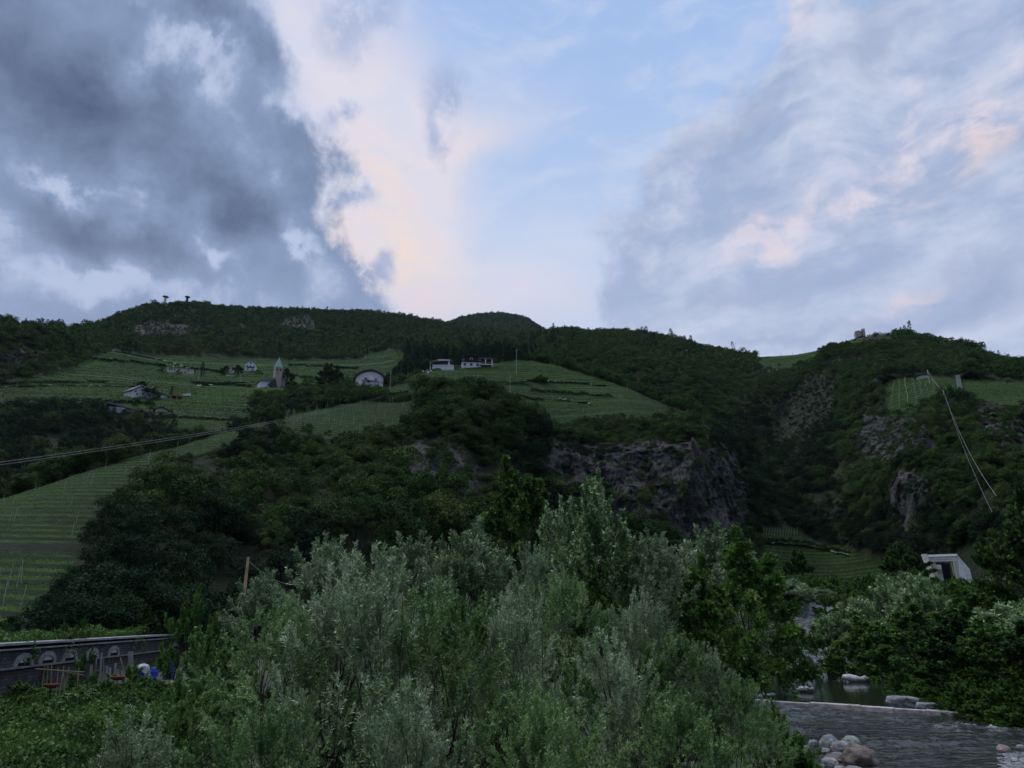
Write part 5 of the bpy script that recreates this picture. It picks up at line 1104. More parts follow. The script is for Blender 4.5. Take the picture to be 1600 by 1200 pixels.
    MB().xprism([(L_ - 1.25, 1.38), (L_ - .78, 1.38), (L_ - 1.34, 1.92), (L_ - 2.0, 1.92), (L_ - 2.0, 1.38)], -.915, .915).build('window', B['glass'], r)
    for y in (-1.4, 1.4):
        for sx in (-1, 1): MB().add(*[(lambda n=14: ([(sx * (.78 + .14 * q), y + .34 * math.cos(6.283 * k / n), .34 + .34 * math.sin(6.283 * k / n)) for q in (0, 1) for k in range(n)], [tuple(range(n)), tuple(range(n, 2 * n))] + [(k, (k + 1) % n, (k + 1) % n + n, k + n) for k in range(n)]))()][0]).build('wheel', B['dark'], r)
    r, s = site(252, 644, 'barn', 'small hut with a dark pitched roof and pale front, below the white farmhouse', 'hut', 0, 4.5)
    gable(r, 18 * s, 8, 3.2 * s, 4 * s, 'cream_wall', 'roof_dark', 'gable', 1.2)
    r, s = site(196, 643, 'barn', 'long low grey-roofed farm building half sunk in the slope, left of the small hut', 'barn', 6, 4.5)
    MB().box(-24 * s, 26 * s, 0, 5, -2, 4 * s).build('wall', B['grey_wall'], r); MB().prism([(-27 * s, 8.2 * s), (27 * s, 1.8 * s), (27 * s, 3.4 * s), (-27 * s, 10 * s)], -1, 6).build('roof', B['roof_grey'], r)
    MB().box(-14 * s, -1 * s, -2.2, -.1, -2, 3.5 * s).build('annex', B['grey_wall'], r)
    r, s = site(1070, 553, 'house', 'tiny lonely pale house high in the wood on the slope right of centre', 'house', -10, 6.5)
    ro = gable(r, 13 * s, 7, 4.5 * s, 2.6 * s, 'cream_wall', 'roof_grey', 'eave', .8); [window(r, x * s, 1.6 * s, 1, 1.2, 0) for x in (-4, 0, 4)]
    r, s = site(1442, 592, 'hut', 'small hut with rounded dark roof and whitish front above the steep right vineyard', 'hut', 8, 4.3)
    w = 18 * s; a = [(-w / 2 + w * t, 2.2 * s + 3.6 * s * math.sin(math.pi * (.12 + .76 * t))) for t in np.linspace(0, 1, 9)]
    MB().prism([(-w / 2, -2), (w / 2, -2)] + a[::-1], 0, 6).build('wall', B['white_wall'], r)
    rf = MB()
    for i in range(8): rf.prism([(a[i][0] * 1.16, a[i][1] + .05), (a[i + 1][0] * 1.16, a[i + 1][1] + .05), (a[i + 1][0] * 1.2, a[i + 1][1] + .7), (a[i][0] * 1.2, a[i][1] + .7)], -.8, 6.6)
    rf.build('roof', B['roof_dark'], r)
village()
def castle():
    r, s = site(1345, -1, 'castle_ruin', 'ruined square stone keep with a broken top on the right-hand hilltop', 'ruin', 10, 7.93)
    w = 7 * s; m = MB(); s = s * 1.15; cols = [(-1, -.55, 10.5), (-.55, .1, 11), (.1, .3, 9.5), (.3, .62, 13), (.62, .74, 11.5), (.74, 1, 13.2)]
    for a, b, h in cols: m.box(a * w, b * w - .01, 0, 1.2, -5, (h + 0) * s)
    m.box(-w, -w + 1.2, 1.21, 2 * w, -5, 11 * s).box(w - 1.2, w, 1.21, 2 * w, -5, 9 * s).box(-w + 1.21, w - 1.21, 2 * w - 1.2, 2 * w, -5, 8 * s)
    m.build('keep', B['ashlar'], r)
    for x, z in ((.25, 7), (.35, 3)): MB().box(x * w - .7, x * w + .7, -.03, -.003, z * s, (z + 2.4) * s).build('opening', B['dark'], r)
    r, s = site(1374, -1, 'castle_wall', 'long low crenellated ruin wall running right from the ruined keep along the hilltop', 'wall', 8, 7.99)
    m = MB().box(-17 * s, 19 * s, 0, 1, -4, 2.0 * s); rr = np.random.RandomState(5)
    for i in range(12): x = -17 * s + i * 3 * s; m.box(x, x + 1.9 * s, .02, .98, 2.01 * s, (3.2 + 1.2 * rr.rand()) * s)
    m.build('wall', B['stone_wall'], r)
    r, s = site(1345, -1, 'inn', 'broad house with a low dark roof tucked right under the ruined keep', 'house', 0, 7.78)
    gable(r, 15 * s, 9, 2.6 * s, 3.0 * s, 'cream_wall', 'roof_dark', 'gable', 1.8); window(r, 0, 2.8 * s, 3.4, 1.2, 0, 'white_wall', 2)
    r, s = site(1297, 546, 'house', 'pale gabled house on the skyline meadow, left-most below the ruined keep', 'house', 16, 6.6)
    gable(r, 21 * s, 9, 4.2 * s, 4 * s, 'cream_wall', 'roof_grey', 'gable', 1.1, lean=3 * s); [window(r, x * s, 1.6 * s, .9, 1.1, 0) for x in (-7, -3, 1, 5)]
    r, s = site(1317, 541, 'barn', 'pale barn with a steep dark roof between the skyline house and the inn', 'barn', 30, 6.6)
    gable(r, 11 * s, 8, 4 * s, 3.4 * s, 'cream_wall', 'roof_dark', 'gable', .9)
castle()
def lookouts():
    for px, py, hh, ww, lab in ((257, 474, 16, 9, 'pale lookout tower with a dark flaring platform on top, on the left summit'), (291, 474, 13, 8, 'smaller dark mushroom-shaped lookout among the treetops, right of the pale tower on the left summit')):
        r, s = site(px, -1, 'lookout_tower', lab, 'tower', 0, 8.0)
        MB().lathe(0, 0, [(2.2 * s, -6), (1.9 * s, hh * .5 * s), (1.5 * s, (hh - 1.5) * s)], 10).build('shaft', B['cream_wall' if ww == 9 else 'timber'], r)
        MB().lathe(0, 0, [(1.2 * s, (hh - 1.6) * s), (ww / 2 * s, (hh - .3) * s), (ww / 2 * s, (hh + .3) * s), (ww / 3 * s, (hh + .5) * s)], 12).build('platform', B['roof_dark'], r)
    r, s = site(228, -1, 'pavilion', 'dark slanting flat roof of a pavilion left of the pale lookout tower', 'pavilion', 0, 7.98)
    MB().prism([(-8 * s, 4 * s), (9 * s, 7.5 * s), (9 * s, 8.5 * s), (-8 * s, 5 * s)], -3, 6).build('roof', B['roof_dark'], r); MB().box(2 * s, 7 * s, 0, 4, -3, 4 * s).build('wall', B['cream_wall'], r)
    for x in (-6, 7.5): MB().tube([(x * s, -2, -3), (x * s, -2, (5.4 + x * .2) * s)], .25, 6).build('post', B['steel'], r)
lookouts()

# ------------------------------------------------------------------ poles, masts, wires
def mast(px, py0, py1, D, label, rad=.14, arm=0.0, m='post_pale', name='utility_pole', t0=0.0, braces=0, cat='pole'):
    if D is None: P, s = hit(px, py1, t0); D = math.hypot(P.x, P.y)
    T_ = at(px, py0, D); b = at(px, py1, D); x, y = b[0], b[1]; h = T_[2] - b[2]
    r = thing(name, (x, y, b[2]), -math.atan2(x, y), label, cat)
    MB().tube([(0, 0, -1), (0, 0, h * .5), (0, 0, h)], [rad * 1.2, rad, rad * .75], 7).build('pole', B[m], r)
    if arm: MB().box(-arm, arm, -.07 - rad, -rad, h * .93, h * .93 + .14).build('crossarm', B[m], r)
    if arm:
        for x_ in (-arm * .85, arm * .85): MB().lathe(x_, -.07 - rad, [(.05, h * .93 + .15), (.09, h * .93 + .25), (.04, h * .93 + .38)], 6).build('insulator', B['sack'], r)
    return Vector((x, y, T_[2]))
def wire(a, b, sag, rad, label, name='cable', n=24, m='steel', **kw):
    a = Vector(a); b = Vector(b); P = [a.lerp(b, t) - Vector((0, 0, 4 * sag * t * (1 - t))) for t in np.linspace(0, 1, n)]
    o = MB().tube(P, rad, 5).build(name, B[m], label=label, cat='cable', **kw); return o
tp = mast(375, 870, 985, 75, 'weathered wooden pole standing above the garden wall, carrying a thin wire to the right', .16, 0, 'pole_wood', 'wooden_pole')
wire(tp - Vector((0, 0, .3)), at(482, 910, 92), 1.0, .035, 'thin dark wire from the wooden pole into the willows')
for k in (0, 1):
    wire(at(-260, 757 + 5 * k, 78) , at(606, 616 + 2 * k, 300), 2.0, .04, ('upper' if k == 0 else 'lower') + ' of the two long cables rising across the left slope to the curved-roof house', 'ropeway_cable', m='weathered', group='ropeway cables')
mast(309, 577, 601, None, 'pale pole standing in the terraced vineyard right of the cream villa', .28, 1.2, t0=4.6)
mast(316, 574, 589, None, 'shorter pale pole behind the first one, right of the cream villa', .22, 0, t0=4.6)
mast(375, 584, 599, None, 'pale pole in the vineyard left of the church', .25, 0, t0=4.6)
mast(665, 576, 640, None, 'tall thin pole rising in front of the terrace house from the edge of the knoll', .12, .6, 'post_pale', t0=3.3)
mast(797, 588, 614, None, 'thin pole in the middle of the rounded vineyard hill', .12, .5, 't' and 'post_pale', t0=3.3)
mast(807, 545, 586, None, 'tall lattice-like mast rising above the crest of the rounded vineyard hill', .16, .9, 'post_pale', t0=4.0)
mast(609, 582, 608, None, 'leaning thin pole right of the curved-roof house', .10, .5, t0=3.0)
mast(897, 503, 514, None, 'tiny antenna on the skyline right of centre', .22, 0, 'steel', 'antenna', t0=7)
for x, y0, y1 in ((1221, 551, 558), (1239, 549, 557), (1258, 547, 556)): mast(x, y0, y1, None, 'tiny pole on the skyline meadow, ' + {1221: 'left', 1239: 'middle', 1258: 'right'}[x] + ' one of three left of the castle houses', .16, 0, 'steel', t0=7)
mt = mast(1453, 577, 601, None, 'pale mast of the material ropeway beside the small rounded-roof hut', .22, 0, 'post_pale', 'ropeway_mast', t0=4.0)
m2 = mast(1477, 610, 627, None, 'second, lower ropeway mast in the steep right vineyard', .16, 0, 'post_pale', 'ropeway_mast', t0=3.6)
wire(mt, m2, 1.5, .07, 'sagging cable between the two ropeway masts of the right vineyard', m='post_pale')
wire(m2, at(1557, 775, 150), 5, .028, 'thin pale ropeway cable dropping from the right vineyard down to the valley', m='steel')
wire(m2, at(1550, 800, 170), 4, .02, 'second thinner line hanging just left of the pale ropeway cable', m='steel')
def stairs():
    P, s = hit(1497, 591, 4.0); Q, _ = hit(1502, 613, 3.4); r = thing('stair_strip', P, 0, 'narrow pale concrete chute running down the steep right vineyard', 'stairs'); v = Q - P; n = 16; m = MB(); side = Vector((v.y, -v.x, 0)).normalized() * 1.1
    for i in range(n):
        a = v * (i / n); b = v * ((i + 1) / n); z = max(a.z, b.z) + .9
        m.add([a - side + Vector((0, 0, z - a.z)), a + side + Vector((0, 0, z - a.z)), b + side + Vector((0, 0, z - b.z)), b - side + Vector((0, 0, z - b.z)), a - side - Vector((0, 0, 1.5)), a + side - Vector((0, 0, 1.5)), b + side - Vector((0, 0, 1.5)), b - side - Vector((0, 0, 1.5))],
              [(0, 1, 2, 3), (7, 6, 5, 4), (0, 4, 5, 1), (1, 5, 6, 2), (2, 6, 7, 3), (3, 7, 4, 0)])
    m.build('steps', B['grey_wall'], r)
stairs()
def terrain_line(p, q, n, t0, lift, rad, label, name, m='post_pale', group=None):
    P = [hit(p[0] + (q[0] - p[0]) * i / n, p[1] + (q[1] - p[1]) * i / n, t0)[0] + Vector((0, 0, lift)) for i in range(n + 1)]
    return MB().tube(P, rad, 4).build(name, B[m], label=label, cat='trellis wire', group=group)
for i, (a, b) in enumerate((((1397, 598), (1392, 645)), ((1405, 595), (1406, 642)), ((1414, 594), (1421, 639)), ((1426, 596), (1434, 637)), ((1437, 598), (1441, 622)), ((1447, 600), (1449, 616)), ((1458, 597), (1461, 619)), ((1472, 602), (1472, 620)))):
    terrain_line(a, b, 8, 3.6, 1.7, (.07 if i == 2 else .03), 'brightest pale vertical row line in the steep right vineyard' if i == 2 else 'thin pale vertical row line of the steep right vineyard', 'trellis_wire', group='vertical lines of the right vineyard')
def posts():
    r = np.random.RandomState(2); me = MB().tube([(0, 0, -.3), (0, 0, 2.25)], [.04, .035], 5).mesh('post'); me.materials.append(B['post_pale'])
    for nm, n, lab, grp, big in (('spur', 95, 'pale concrete vine post in the ridge vineyard below the curved-roof house', 'posts of the ridge vineyard', 1.15), ('front', 70, 'pale vine post in the steep vineyard at the left edge', 'posts of the left vineyard', 1.0), ('knoll', 40, 'thin pale vine post on the rounded vineyard hill', 'posts of the rounded vineyard hill', 1.3)):
        k = VM[nm][:-1, :-1] & VIS[:-1, :-1]
        if nm == 'spur': k = k & (PXr[:-1, :-1] > 400) & ((PYr[:-1, :-1] > 618) | (PXr[:-1, :-1] < 520))
        ii, jj = np.nonzero(k); w = AREA[k] / DD[:-1, :-1][k] ** 2; c = r.choice(len(ii), n, replace=False, p=w / w.sum())
        for q in c:
            o = bpy.data.objects.new('vine_post', me); COL.objects.link(o); o.location = G[ii[q], jj[q]] + np.array([0, 0, .35]); o.scale = (big, big, big); o.rotation_euler = (.05 * r.normal(), .05 * r.normal(), 0)
            props(o, lab, 'post', grp)
    me2 = MB().tube([(0, 0, -.3), (.7, 0, 2.9)], [.07, .06], 5).mesh('post'); me2.materials.append(B['post_pale'])
    for i in range(13):
        P, s = hit(1192 + 4.3 * i, 837 + .15 * i, 1.5); o = obj('vine_post', me2, None, label='slanting pale post of the upper row in the gully-foot vineyard', cat='post', group='slanting posts in the gully vineyard'); o.location = P; o.scale = (1.1, 1.1, 1.1)
posts()

# ------------------------------------------------------------------ road gallery portal on the right bank
def portal():
    P = Vector(at(1484, 913, 196)); s = (P.y * CP + (P.z - CAMZ) * SP) / FPX; r = thing('tunnel_portal', P, -math.atan2(P.x, P.y) + RAD(6), 'white concrete road portal with flaring wing walls, half hidden by trees on the right bank', 'portal')
    C = 'concrete'
    MB().box(-24 * s, 18 * s, 0, 2.2, 35 * s, 46 * s).box(-23.6 * s, 17.6 * s, -.12, -.003, 38.4 * s, 39.3 * s).box(-23.8 * s, 17.8 * s, -.22, -.003, 42.2 * s, 43.2 * s).build('lintel', B[C], r)
    MB().prism([(-31 * s, 47 * s), (-24 * s - .01, 47 * s), (-18 * s, 0), (-22 * s, 0)][::-1], -.6, 2.4).build('left_wing', B[C], r)
    MB().box(-19 * s, -13.5 * s, .3, 8, -2, 34.99 * s).build('left_pier', B['cream_wall'], r)
    MB().box(9.5 * s, 13 * s, -.2, 3, -2, 34.99 * s).build('right_pier', B['cream_wall'], r)
    MB().prism([(13.6 * s, 36 * s), (18 * s, 44 * s), (31 * s, 22 * s), (31.5 * s, 2 * s), (13.6 * s, 2 * s)][::-1], .2, 2.6).build('right_wing', B[C], r)
    MB().prism([(14 * s, 2.5 * s), (27 * s, 2.5 * s), (18 * s, 36 * s)], -.7, .19).build('buttress', B['white_wall'], r)
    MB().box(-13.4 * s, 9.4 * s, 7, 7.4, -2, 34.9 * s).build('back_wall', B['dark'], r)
    MB().box(-12.5 * s, -2.5 * s, 6.6, 6.98, 6 * s, 33 * s).build('pale_panel', B['white_wall'], r); MB().box(-12.0 * s, -3.0 * s, 6.5, 6.59, 20 * s, 26 * s).build('panel_band', B['grey_wall'], r)  # pale panel with a grey band inside the opening
    MB().box(-24 * s, 32 * s, -2.6, -1.2, -5, 1.2 * s).build('plinth', B['grey_wall'], r)
    P = Vector(at(1560, 913, 190)); q = thing('guard_rail', P, -math.atan2(P.x, P.y), 'pale road rail running right from the portal behind the dark trees', 'railing')
    w = 60 * s; MB().box(-w, w, 0, .1, .9, 1.25).box(-w, w, 0, .1, .35, .5).build('rail', B['steel'], q)
    for i in range(12): x = -w + .3 + i * (2 * w - .6) / 11; MB().box(x - .07, x + .07, .101, .2, -1.5, 1.2).build('post', B['steel'], q)
    MB().box(-w * 1.2, w * 1.6, .6, 9, -4, 0).build('road', mat('asphalt', (.05, .05, .052), .9, .2, noise=.2), kind='structure').matrix_world = Matrix.Translation(P) @ Matrix.Rotation(-math.atan2(P.x, P.y), 4, 'Z')
portal()

# ------------------------------------------------------------------ arched wall and kitchen garden on the left
def wall_s(px): P = at(px, 1000, 1.0); d = np.array([P[0], P[1]]); A = np.array([[d[0], -WD[0]], [d[1], -WD[1]]]); k = np.linalg.solve(A, W0); return k[1]
def garden_wall():
    r = thing('arched_wall', (W0[0], W0[1], 0), math.pi / 2 + WA * -1, 'long dark rubble wall with pale coping and small pale arches behind the kitchen garden', 'wall')
    # local x runs along the wall away from the viewer, local y to the left of it
    L0, L1 = -38, 62
    MB().box(L0, L1, 0, .9, 1.0, 4.36).build('footing', B['rubble'], r)
    MB().box(L0, L1, -.16, .9, 4.37, 4.47).build('ledge', B['weathered'], r)
    MB().box(L0, L1, .06, .9, 4.48, 5.40).build('wall', B['rubble'], r)
    MB().box(L0, L1, -.1, .95, 5.41, 5.49).build('coping', B['grey_wall'], r)
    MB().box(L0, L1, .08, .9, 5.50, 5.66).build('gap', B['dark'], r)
    MB().box(L0, L1, -.14, 1.0, 5.67, 5.80).build('top_coping', B['grey_wall'], r)
    for px in (8, 44, 80, 114, 148, 181, 275):
        x = wall_s(px); rx, rz = 1.12, .72; n = 18; m = MB()
        if px == 8: continue
        for i in range(n):
            a0, a1 = math.pi * i / n, math.pi * (i + 1) / n; f = lambda a, k: (x + rx * k * math.cos(a), 4.48 + rz * (k if k == 1 else k - .04) * math.sin(a))
            m.prism([f(a0, .68), f(a0, 1), f(a1, 1), f(a1, .68)], -.06, .055)
        a = m.build('arch', B['arch_stone'], r)
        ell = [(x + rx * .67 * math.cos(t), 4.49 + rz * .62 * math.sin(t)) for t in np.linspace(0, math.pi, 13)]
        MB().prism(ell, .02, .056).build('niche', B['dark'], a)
        ck = [(x + .08 + rx * .50 * math.cos(t), 4.64 + rz * .42 * math.sin(t)) for t in np.linspace(.12, math.pi - .12, 11)]
        MB().prism(ck, -.01, .018).build('lit_vault', B['sack'], a)  # lit far side of the vault, put in as a pale crescent
    # hedge of creepers along the top
    n = 26000; s_ = L0 + (L1 - L0) * rs.rand(n); w_ = 1.0 + 1.3 * rs.rand(n); q = np.stack([s_ / 1.6, s_ * 0, s_ * 0], -1)
    top = .55 + .55 * fbm(q, 3) + .25 * (s_ > 8); z = 5.65 + (top.clip(.15, 1.6)) * rs.rand(n) ** .7
    over = rs.rand(n) < .10; w_ = np.where(over, -.1 - .15 * rs.rand(n), w_); hang = fbm(q * .6 + 4, 2); z = np.where(over & (hang > .22), 5.7 - .9 * rs.rand(n), z)
    w_ = np.where(over & (hang <= .22), 1.2, w_)
    P = np.stack([W0[0] + WD[0] * s_ + WN[0] * w_, W0[1] + WD[1] * s_ + WN[1] * w_, z], 1)
    o = obj('hedge', leaf_mesh('hedge', P, rsph(rs, n), rsph(rs, n) + [0, 0, .8], .13 + .08 * rs.rand(n), .11, np.clip(.45 + .3 * rs.normal(size=n), 0, 1)), M['leaf_robinia'], label='untidy green creeper hedge spilling along the top of the arched wall', cat='hedge')
garden_wall()
def G3(px, py, dz=0.0):                # garden point under a photo pixel
    D = 20.0
    for _ in range(60):
        P = at(px, py, D); g = float(ground(P[0], P[1]))
        if P[2] <= g: break
        D += .8
    return Vector((P[0], P[1], g + dz))
def garden():
    # crops: a sheet of leaves over mounded rows
    n = 120000; px = -120 + 520 * rs.rand(n); D = 22 + 33 * rs.rand(n) ** 1.15; P = at(px, 1100 + 0 * px, D); x, y = P[:, 0], P[:, 1]
    s_, w_ = wall_c(x, y); ok = (w_ < -.6) & (river_sd(x, y) > 4); x, y = x[ok], y[ok]; g = ground(x, y); n = len(x)
    mound = .38 + .30 * np.sin(x * 1.9 + y * .55 + 2 * fbm(np.stack([x / 5, y / 5, x * 0], -1), 2)) + .5 * fbm(np.stack([x / 2.2, y / 2.2, x * 0 + 7], -1), 3)
    z = g + mound.clip(.08, 1.3) * rs.rand(n) ** .5
    V = np.clip(.40 + .2 * rs.normal(size=n) + .6 * fbm(np.stack([x / 3, y / 3, x * 0 + 2], -1), 3), 0, 1)
    obj('garden_crops', leaf_mesh('garden_crops', np.stack([x, y, z], 1), rsph(rs, n) + [0, 0, .3], rsph(rs, n) * .7 + [0, 0, .9], .13 + .11 * rs.rand(n), .12 + .05 * rs.rand(n), V), M['leaf_garden'], label='low leafy vegetable crops covering the kitchen garden at the bottom left', cat='crops', kind='stuff')
    # climbing canes
    mc = B['cane']
    lab = ['leftmost of the bean canes, standing alone', 'cane with a climbing plant at the far left', 'thin cane left of the red disc', 'cane crossing the trellis bar behind the red disc', 'tall thin cane over the left red disc', 'cane just right of the left red disc', 'slanting cane under the trellis bar', 'second slanting cane under the trellis bar', 'right slanting cane at the trellis bar end', 'lone thin cane right of the trellis']
    for i, (x0, y0, x1, y1) in enumerate(((11, 1083, 15, 1054), (38, 1078, 40, 1052), (63, 1097, 70, 1038), (72, 1096, 75, 1040), (79, 1093, 81, 1036), (88, 1095, 91, 1043), (91, 1097, 100, 1040), (97, 1095, 108, 1042), (103, 1092, 99, 1046), (120, 1088, 123, 1043))):
        a = G3(x0, y0); D = math.hypot(a.x, a.y); b = Vector(at(x1, y1, D * 1.003)); MB().tube([a - Vector((0, 0, .3)), b], [.035, .028], 5).build('bean_cane', mc, label=lab[i], cat='cane', group='bean canes in the garden')
    for i, (x0, y0, x1, y1, l) in enumerate(((55, 1045, 132, 1050, 'upper horizontal bar of the bean trellis'), (88, 1047, 131, 1055, 'lower slanting bar of the bean trellis'))):
        D = math.hypot(*G3(90, 1096)[:2]); MB().tube([at(x0, y0, D + .06), at(x1, y1, D + .1)], .03, 5).build('trellis_bar', mc, label=l, cat='bar')
    # grey old boards and stakes leaning on the wall
    bl = ((141, 1078, 143, 1037, 5.0), (149, 1080, 151, 1022, 2.2), (156, 1078, 159, 1020, 4.0), (163, 1076, 162, 1030, 2.0), (167, 1075, 167, 1040, 4.5), (173, 1074, 172, 1042, 4.0), (179, 1072, 181, 1036, 4.5), (185, 1072, 184, 1046, 4.0), (191, 1070, 191, 1048, 4.0), (196, 1070, 200, 1036, 2.0), (203, 1076, 202, 1018, 4.2), (207, 1075, 206, 1018, 5.5), (212, 1072, 208, 1030, 2.0), (200, 1064, 188, 1027, 2.2), (163, 1050, 184, 1032, 1.8), (264, 1040, 266, 1020, 3.5))
    for i, (x0, y0, x1, y1, w) in enumerate(bl):
        a = G3(x0, y0); D = math.hypot(a.x, a.y); b = Vector(at(x1, y1, D + .5)); a0 = a - Vector((0, 0, .2)); ww = w * .6 * D / FPX / 2; dr = (b - a0); sd_ = Vector((math.cos(math.atan2(a.x, a.y)), -math.sin(math.atan2(a.x, a.y)), 0)) * ww; fw = Vector((a.x, a.y, 0)).normalized() * .03
        MB().add([a0 - sd_ - fw, a0 + sd_ - fw, a0 + sd_ + fw, a0 - sd_ + fw, b - sd_ - fw, b + sd_ - fw, b + sd_ + fw, b - sd_ + fw], [(3, 2, 1, 0), (4, 5, 6, 7), (0, 1, 5, 4), (1, 2, 6, 5), (2, 3, 7, 6), (3, 0, 4, 7)]).build('weathered_board', B['weathered'],
            label=('tall pale grey board just left of the sack-covered blue barrel' if i in (10, 11) else 'stake leaning diagonally across the old boards' if i in (13, 14) else 'grey post at the wall behind the blue tarp' if i == 15 else 'old grey board leaning upright against the arched wall'), cat='board', group='old boards leaning on the wall')
    for x, y, w, h, l in ((219, 1075, 14, 25, 'blue plastic barrel with a white sack draped over its top'), (239, 1066, 10, 17, 'smaller blue barrel right of the sack-covered one'), (262, 1062, 15, 26, 'blue barrel half hidden behind the broad-leaved sapling')):
        a = G3(x, y); s = a.length / FPX; r = thing('barrel', a, 0, l, 'barrel', 'blue barrels in the garden'); R, H = w * s / 2, h * s
        MB().lathe(0, 0, [(R * .86, -.1), (R * .95, .04), (R, H * .3), (R * 1.04, H * .34), (R, H * .38), (R, H * .64), (R * 1.04, H * .68), (R, H * .72), (R * .93, H * .96), (R * .8, H)], 20).build('drum', B['blue'], r, smooth=True)
        MB().lathe(0, 0, [(R * .97, H * .93), (R * .99, H * .99), (R * .9, H * 1.02)], 20).build('rim', B['blue'], r)
        if x == 219:
            n = 22; V = []; F = []; rr = np.random.RandomState(8)
            for i, (k, z) in enumerate(((.05, 1.12), (.45, 1.10), (.85, 1.06), (1.08, .97), (1.12, .85), (1.16, .72))):
                for j in range(n): an = 6.283 * j / n; q = k * (1 + (.16 if i > 2 else .05) * math.sin(5 * an + i) + .07 * rr.normal()); V.append((R * q * math.cos(an), R * q * math.sin(an), H * (z + (.09 * math.sin(3 * an) if i > 3 else 0) + .02 * rr.normal())))
            for i in range(5): F += [(i * n + j, i * n + (j + 1) % n, (i + 1) * n + (j + 1) % n, (i + 1) * n + j) for j in range(n)]
            F.append(tuple(range(n)))
            me = MB().add(V, F).mesh('sack', True); o = obj('sack', me, B['sack'], label='crumpled white sack lying over the left blue barrel', cat='sack'); o.location = a
            md = o.modifiers.new('cloth', 'SOLIDIFY'); md.thickness = .015; md = o.modifiers.new('soft', 'SUBSURF'); md.levels = md.render_levels = 1
    for x, y0, y1, w, l in ((73, 1070, 1112, 19, 'rusty red fire bowl on a thin iron stand, in front of the bean canes'), (177, 1058, 1102, 19, 'rusty red fire bowl on a thin iron stand, in front of the old boards')):
        a = G3(x, y1); D = math.hypot(a.x, a.y); T_ = at(x, y0, D); h = T_[2] - a.z; R = w * D / FPX / 2; r = thing('fire_bowl', a, .3, l, 'bowl', 'rusty bowls on stands')
        MB().lathe(0, 0, [(R * .45, h - .16), (R * .9, h - .06), (R, h + .03), (R * .93, h + .03), (R * .8, h - .04), (.02, h - .10)], 22).build('bowl', B['rust'], r)
        MB().tube([(0, 0, -.2), (0, 0, h - .15)], .025, 6).build('stem', B['dark'], r)
        for k in range(3): an = 2.09 * k; MB().tube([(0, 0, .45), (.28 * math.cos(an), .28 * math.sin(an), -.1)], .018, 5).build('leg', B['dark'], r)
    # climbing and bushy vegetables
    PL = ((28, 1078, 30, 34, 'leafy climbing plant with round leaves on the second cane from the left'), (58, 1085, 26, 30, 'bushy bean plant left of the red bowl'), (88, 1060, 22, 22, 'bean foliage at the top of the trellis, left'), (116, 1052, 24, 26, 'bean foliage at the top of the trellis, right'), (125, 1085, 34, 44, 'tall feathery yellow-green vegetable right of the trellis'),
          (197, 1092, 50, 34, 'yellow-green bushy plant below the old boards'), (240, 1098, 44, 20, 'dark bushy plant in front of the blue barrels'), (122, 1108, 50, 22, 'pale yellow-green squash leaves in front of the trellis'), (30, 1105, 60, 24, 'low leafy clump at the left edge of the garden'), (158, 1100, 40, 24, 'green clump between the two red bowls'), (285, 1010, 60, 50, 'bushy creeper mound where the wall coping ends'), (330, 1000, 60, 40, 'dark leafy mound below the wooden pole'))
    me, lm, H, R = NEAR['broad']; meb, lmb, Hb, Rb = NEAR['bush']
    for i, (x, y, w, h, l) in enumerate(PL):
        a = G3(x, y) if y > 1040 else Vector(at(x, y + 25, 52)); s = a.length / FPX; k = 1 if i in (0, 7) else 0; mm, ll, HH, RR = (me, lm, H, R) if k else (meb, lmb, Hb, Rb)
        if y <= 1040: a.z = float(ground(a.x, a.y))
        r = thing('garden_plant', a, i * 1.1, l, 'plant'); sc = (w * s / 2 / RR, w * s / 2 / RR, max(.3, h * s) / HH * (1 if y > 1040 else 2.2)); r.scale = sc
        obj('foliage', mm, None, r); obj('stems', ll, None, r)
garden()
def haze():
    m = bpy.data.materials.new('haze'); m.use_nodes = True; T = NT(m.node_tree); T.n.clear(); out = T.new('ShaderNodeOutputMaterial'); v = T.new('ShaderNodeVolumePrincipled')
    v.inputs['Color'].default_value = (.62, .76, 1.0, 1); v.inputs['Density'].default_value = HAZE; v.inputs['Anisotropy'].default_value = .2; T.l.new(v.outputs[0], out.inputs['Volume'])
    MB().box(-3700, 3700, -700, 3900, -4, 1700).build('haze', m, kind='stuff', label='thin blue evening haze between the valley and the far ridges', cat='haze')
HAZE = 0.000015

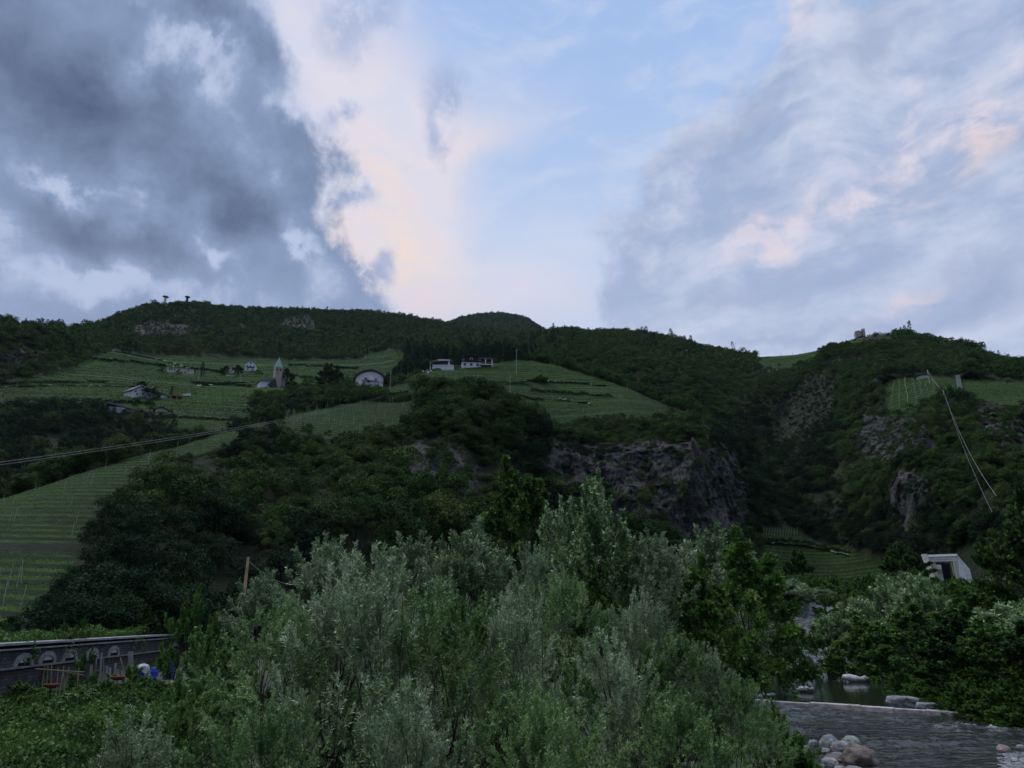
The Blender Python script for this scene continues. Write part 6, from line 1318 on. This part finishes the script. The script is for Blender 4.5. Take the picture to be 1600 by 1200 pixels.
def trace(pts_, n, t0, lift=0.0):
    out = []
    for (xa, ya), (xb, yb) in zip(pts_[:-1], pts_[1:]):
        for i in range(n): P, s = hit(xa + (xb - xa) * i / n, ya + (yb - ya) * i / n, t0); out.append(np.array(P) + [0, 0, lift])
    return np.array(out)
def hedges_and_paths():
    H_ = (((125, 562), (180, 566), (240, 571), (258, 575)), ((0, 602), (90, 599), (170, 600)), ((60, 630), (120, 628), (190, 630), (240, 634)), ((300, 600), (350, 603), (395, 606)), ((450, 572), (520, 575), (560, 578)), ((440, 588), (480, 592), (520, 600)),
          ((296, 578), (340, 582), (350, 586)), ((620, 600), (700, 598), (760, 600), (830, 603)), ((830, 612), (900, 618), (960, 622)), ((740, 612), (800, 622), (850, 628)), ((480, 624), (530, 620), (590, 621), (640, 614)), ((250, 652), (320, 656), (390, 660)), ((1190, 846), (1260, 850), (1330, 866)))
    L_ = ('upper left valley terraces', 'lowest terrace at the left edge', 'lower valley terraces above the dark wood', 'terrace left of the church', 'upper terraces right of the church', 'terrace just right of the church', 'row right of the cream villa', 'band under the timbered farmhouses', 'right flank of the vineyard hill', 'lower middle of the vineyard hill', 'bank below the curved-roof house', 'hollow below the white farmhouse', 'upper edge of the gully-foot vineyard')
    for pt, l in zip(H_, L_):
        P = trace(pt, 26, 3.2 if pt[0][0] < 1100 and l[:4] != 'bank' else 1.0 if pt[0][0] > 1100 else 2.6); D = np.hypot(P[:, 0], P[:, 1]).mean(); n = int(900 * len(pt)); k = rs.randint(len(P) - 1, size=n); f = rs.rand(n, 1)
        seg = np.linalg.norm(P[k + 1] - P[k], axis=1); ok = seg < np.median(seg) * 4; k, f = k[ok], f[ok]; n = len(k); h = D / 330
        Q = P[k] * (1 - f) + P[k + 1] * f + rs.normal(size=(n, 3)) * [.35 * h, .35 * h, .2]; Q[:, 2] += h * (.2 + 1.3 * rs.rand(n) * (.6 + .5 * fbm(Q / 8, 2)))
        obj('hedge', leaf_mesh('hedge', Q, rsph(rs, n), rsph(rs, n) + [0, 0, .6], D * .0013 * (.7 + .6 * rs.rand(n)), D * .0009, np.clip(.4 + .3 * rs.normal(size=n), 0, 1)), M['leaf_dark'], label='dark hedge line along the ' + l, cat='hedge')
    mp = mat('farm_track', (.17, .16, .14), .95, .1, noise=.35, nscale=.6)
    for pt, w in ((((0, 606), (80, 603), (160, 605), (250, 607)), 1.3), (((130, 541), (200, 553), (262, 566), (300, 578)), 1.6), (((310, 604), (360, 600), (400, 598)), 1.5), (((655, 604), (705, 605)), 1.1), (((812, 597), (870, 599), (952, 604)), 1.0), (((870, 626), (905, 630), (925, 633)), 1.0), (((1195, 850), (1260, 854), (1330, 870)), .8)):
        P = trace(pt, 24, 3.2 if pt[0][0] < 1100 else 1.0, .35); d = np.gradient(P[:, :2], axis=0); d = unit(d); V = []; F_ = []
        for i, p in enumerate(P): sx = np.array([-d[i, 1], d[i, 0], 0]) * w; V += [p + sx, p - sx]
        for i in range(len(P) - 1):
            if np.linalg.norm(P[i + 1] - P[i]) < 25: F_.append((2 * i, 2 * i + 1, 2 * i + 3, 2 * i + 2))
        obj('path', MB().add(V, F_).mesh('path'), mp, kind='structure')
hedges_and_paths()
if HAZE > 0: haze()
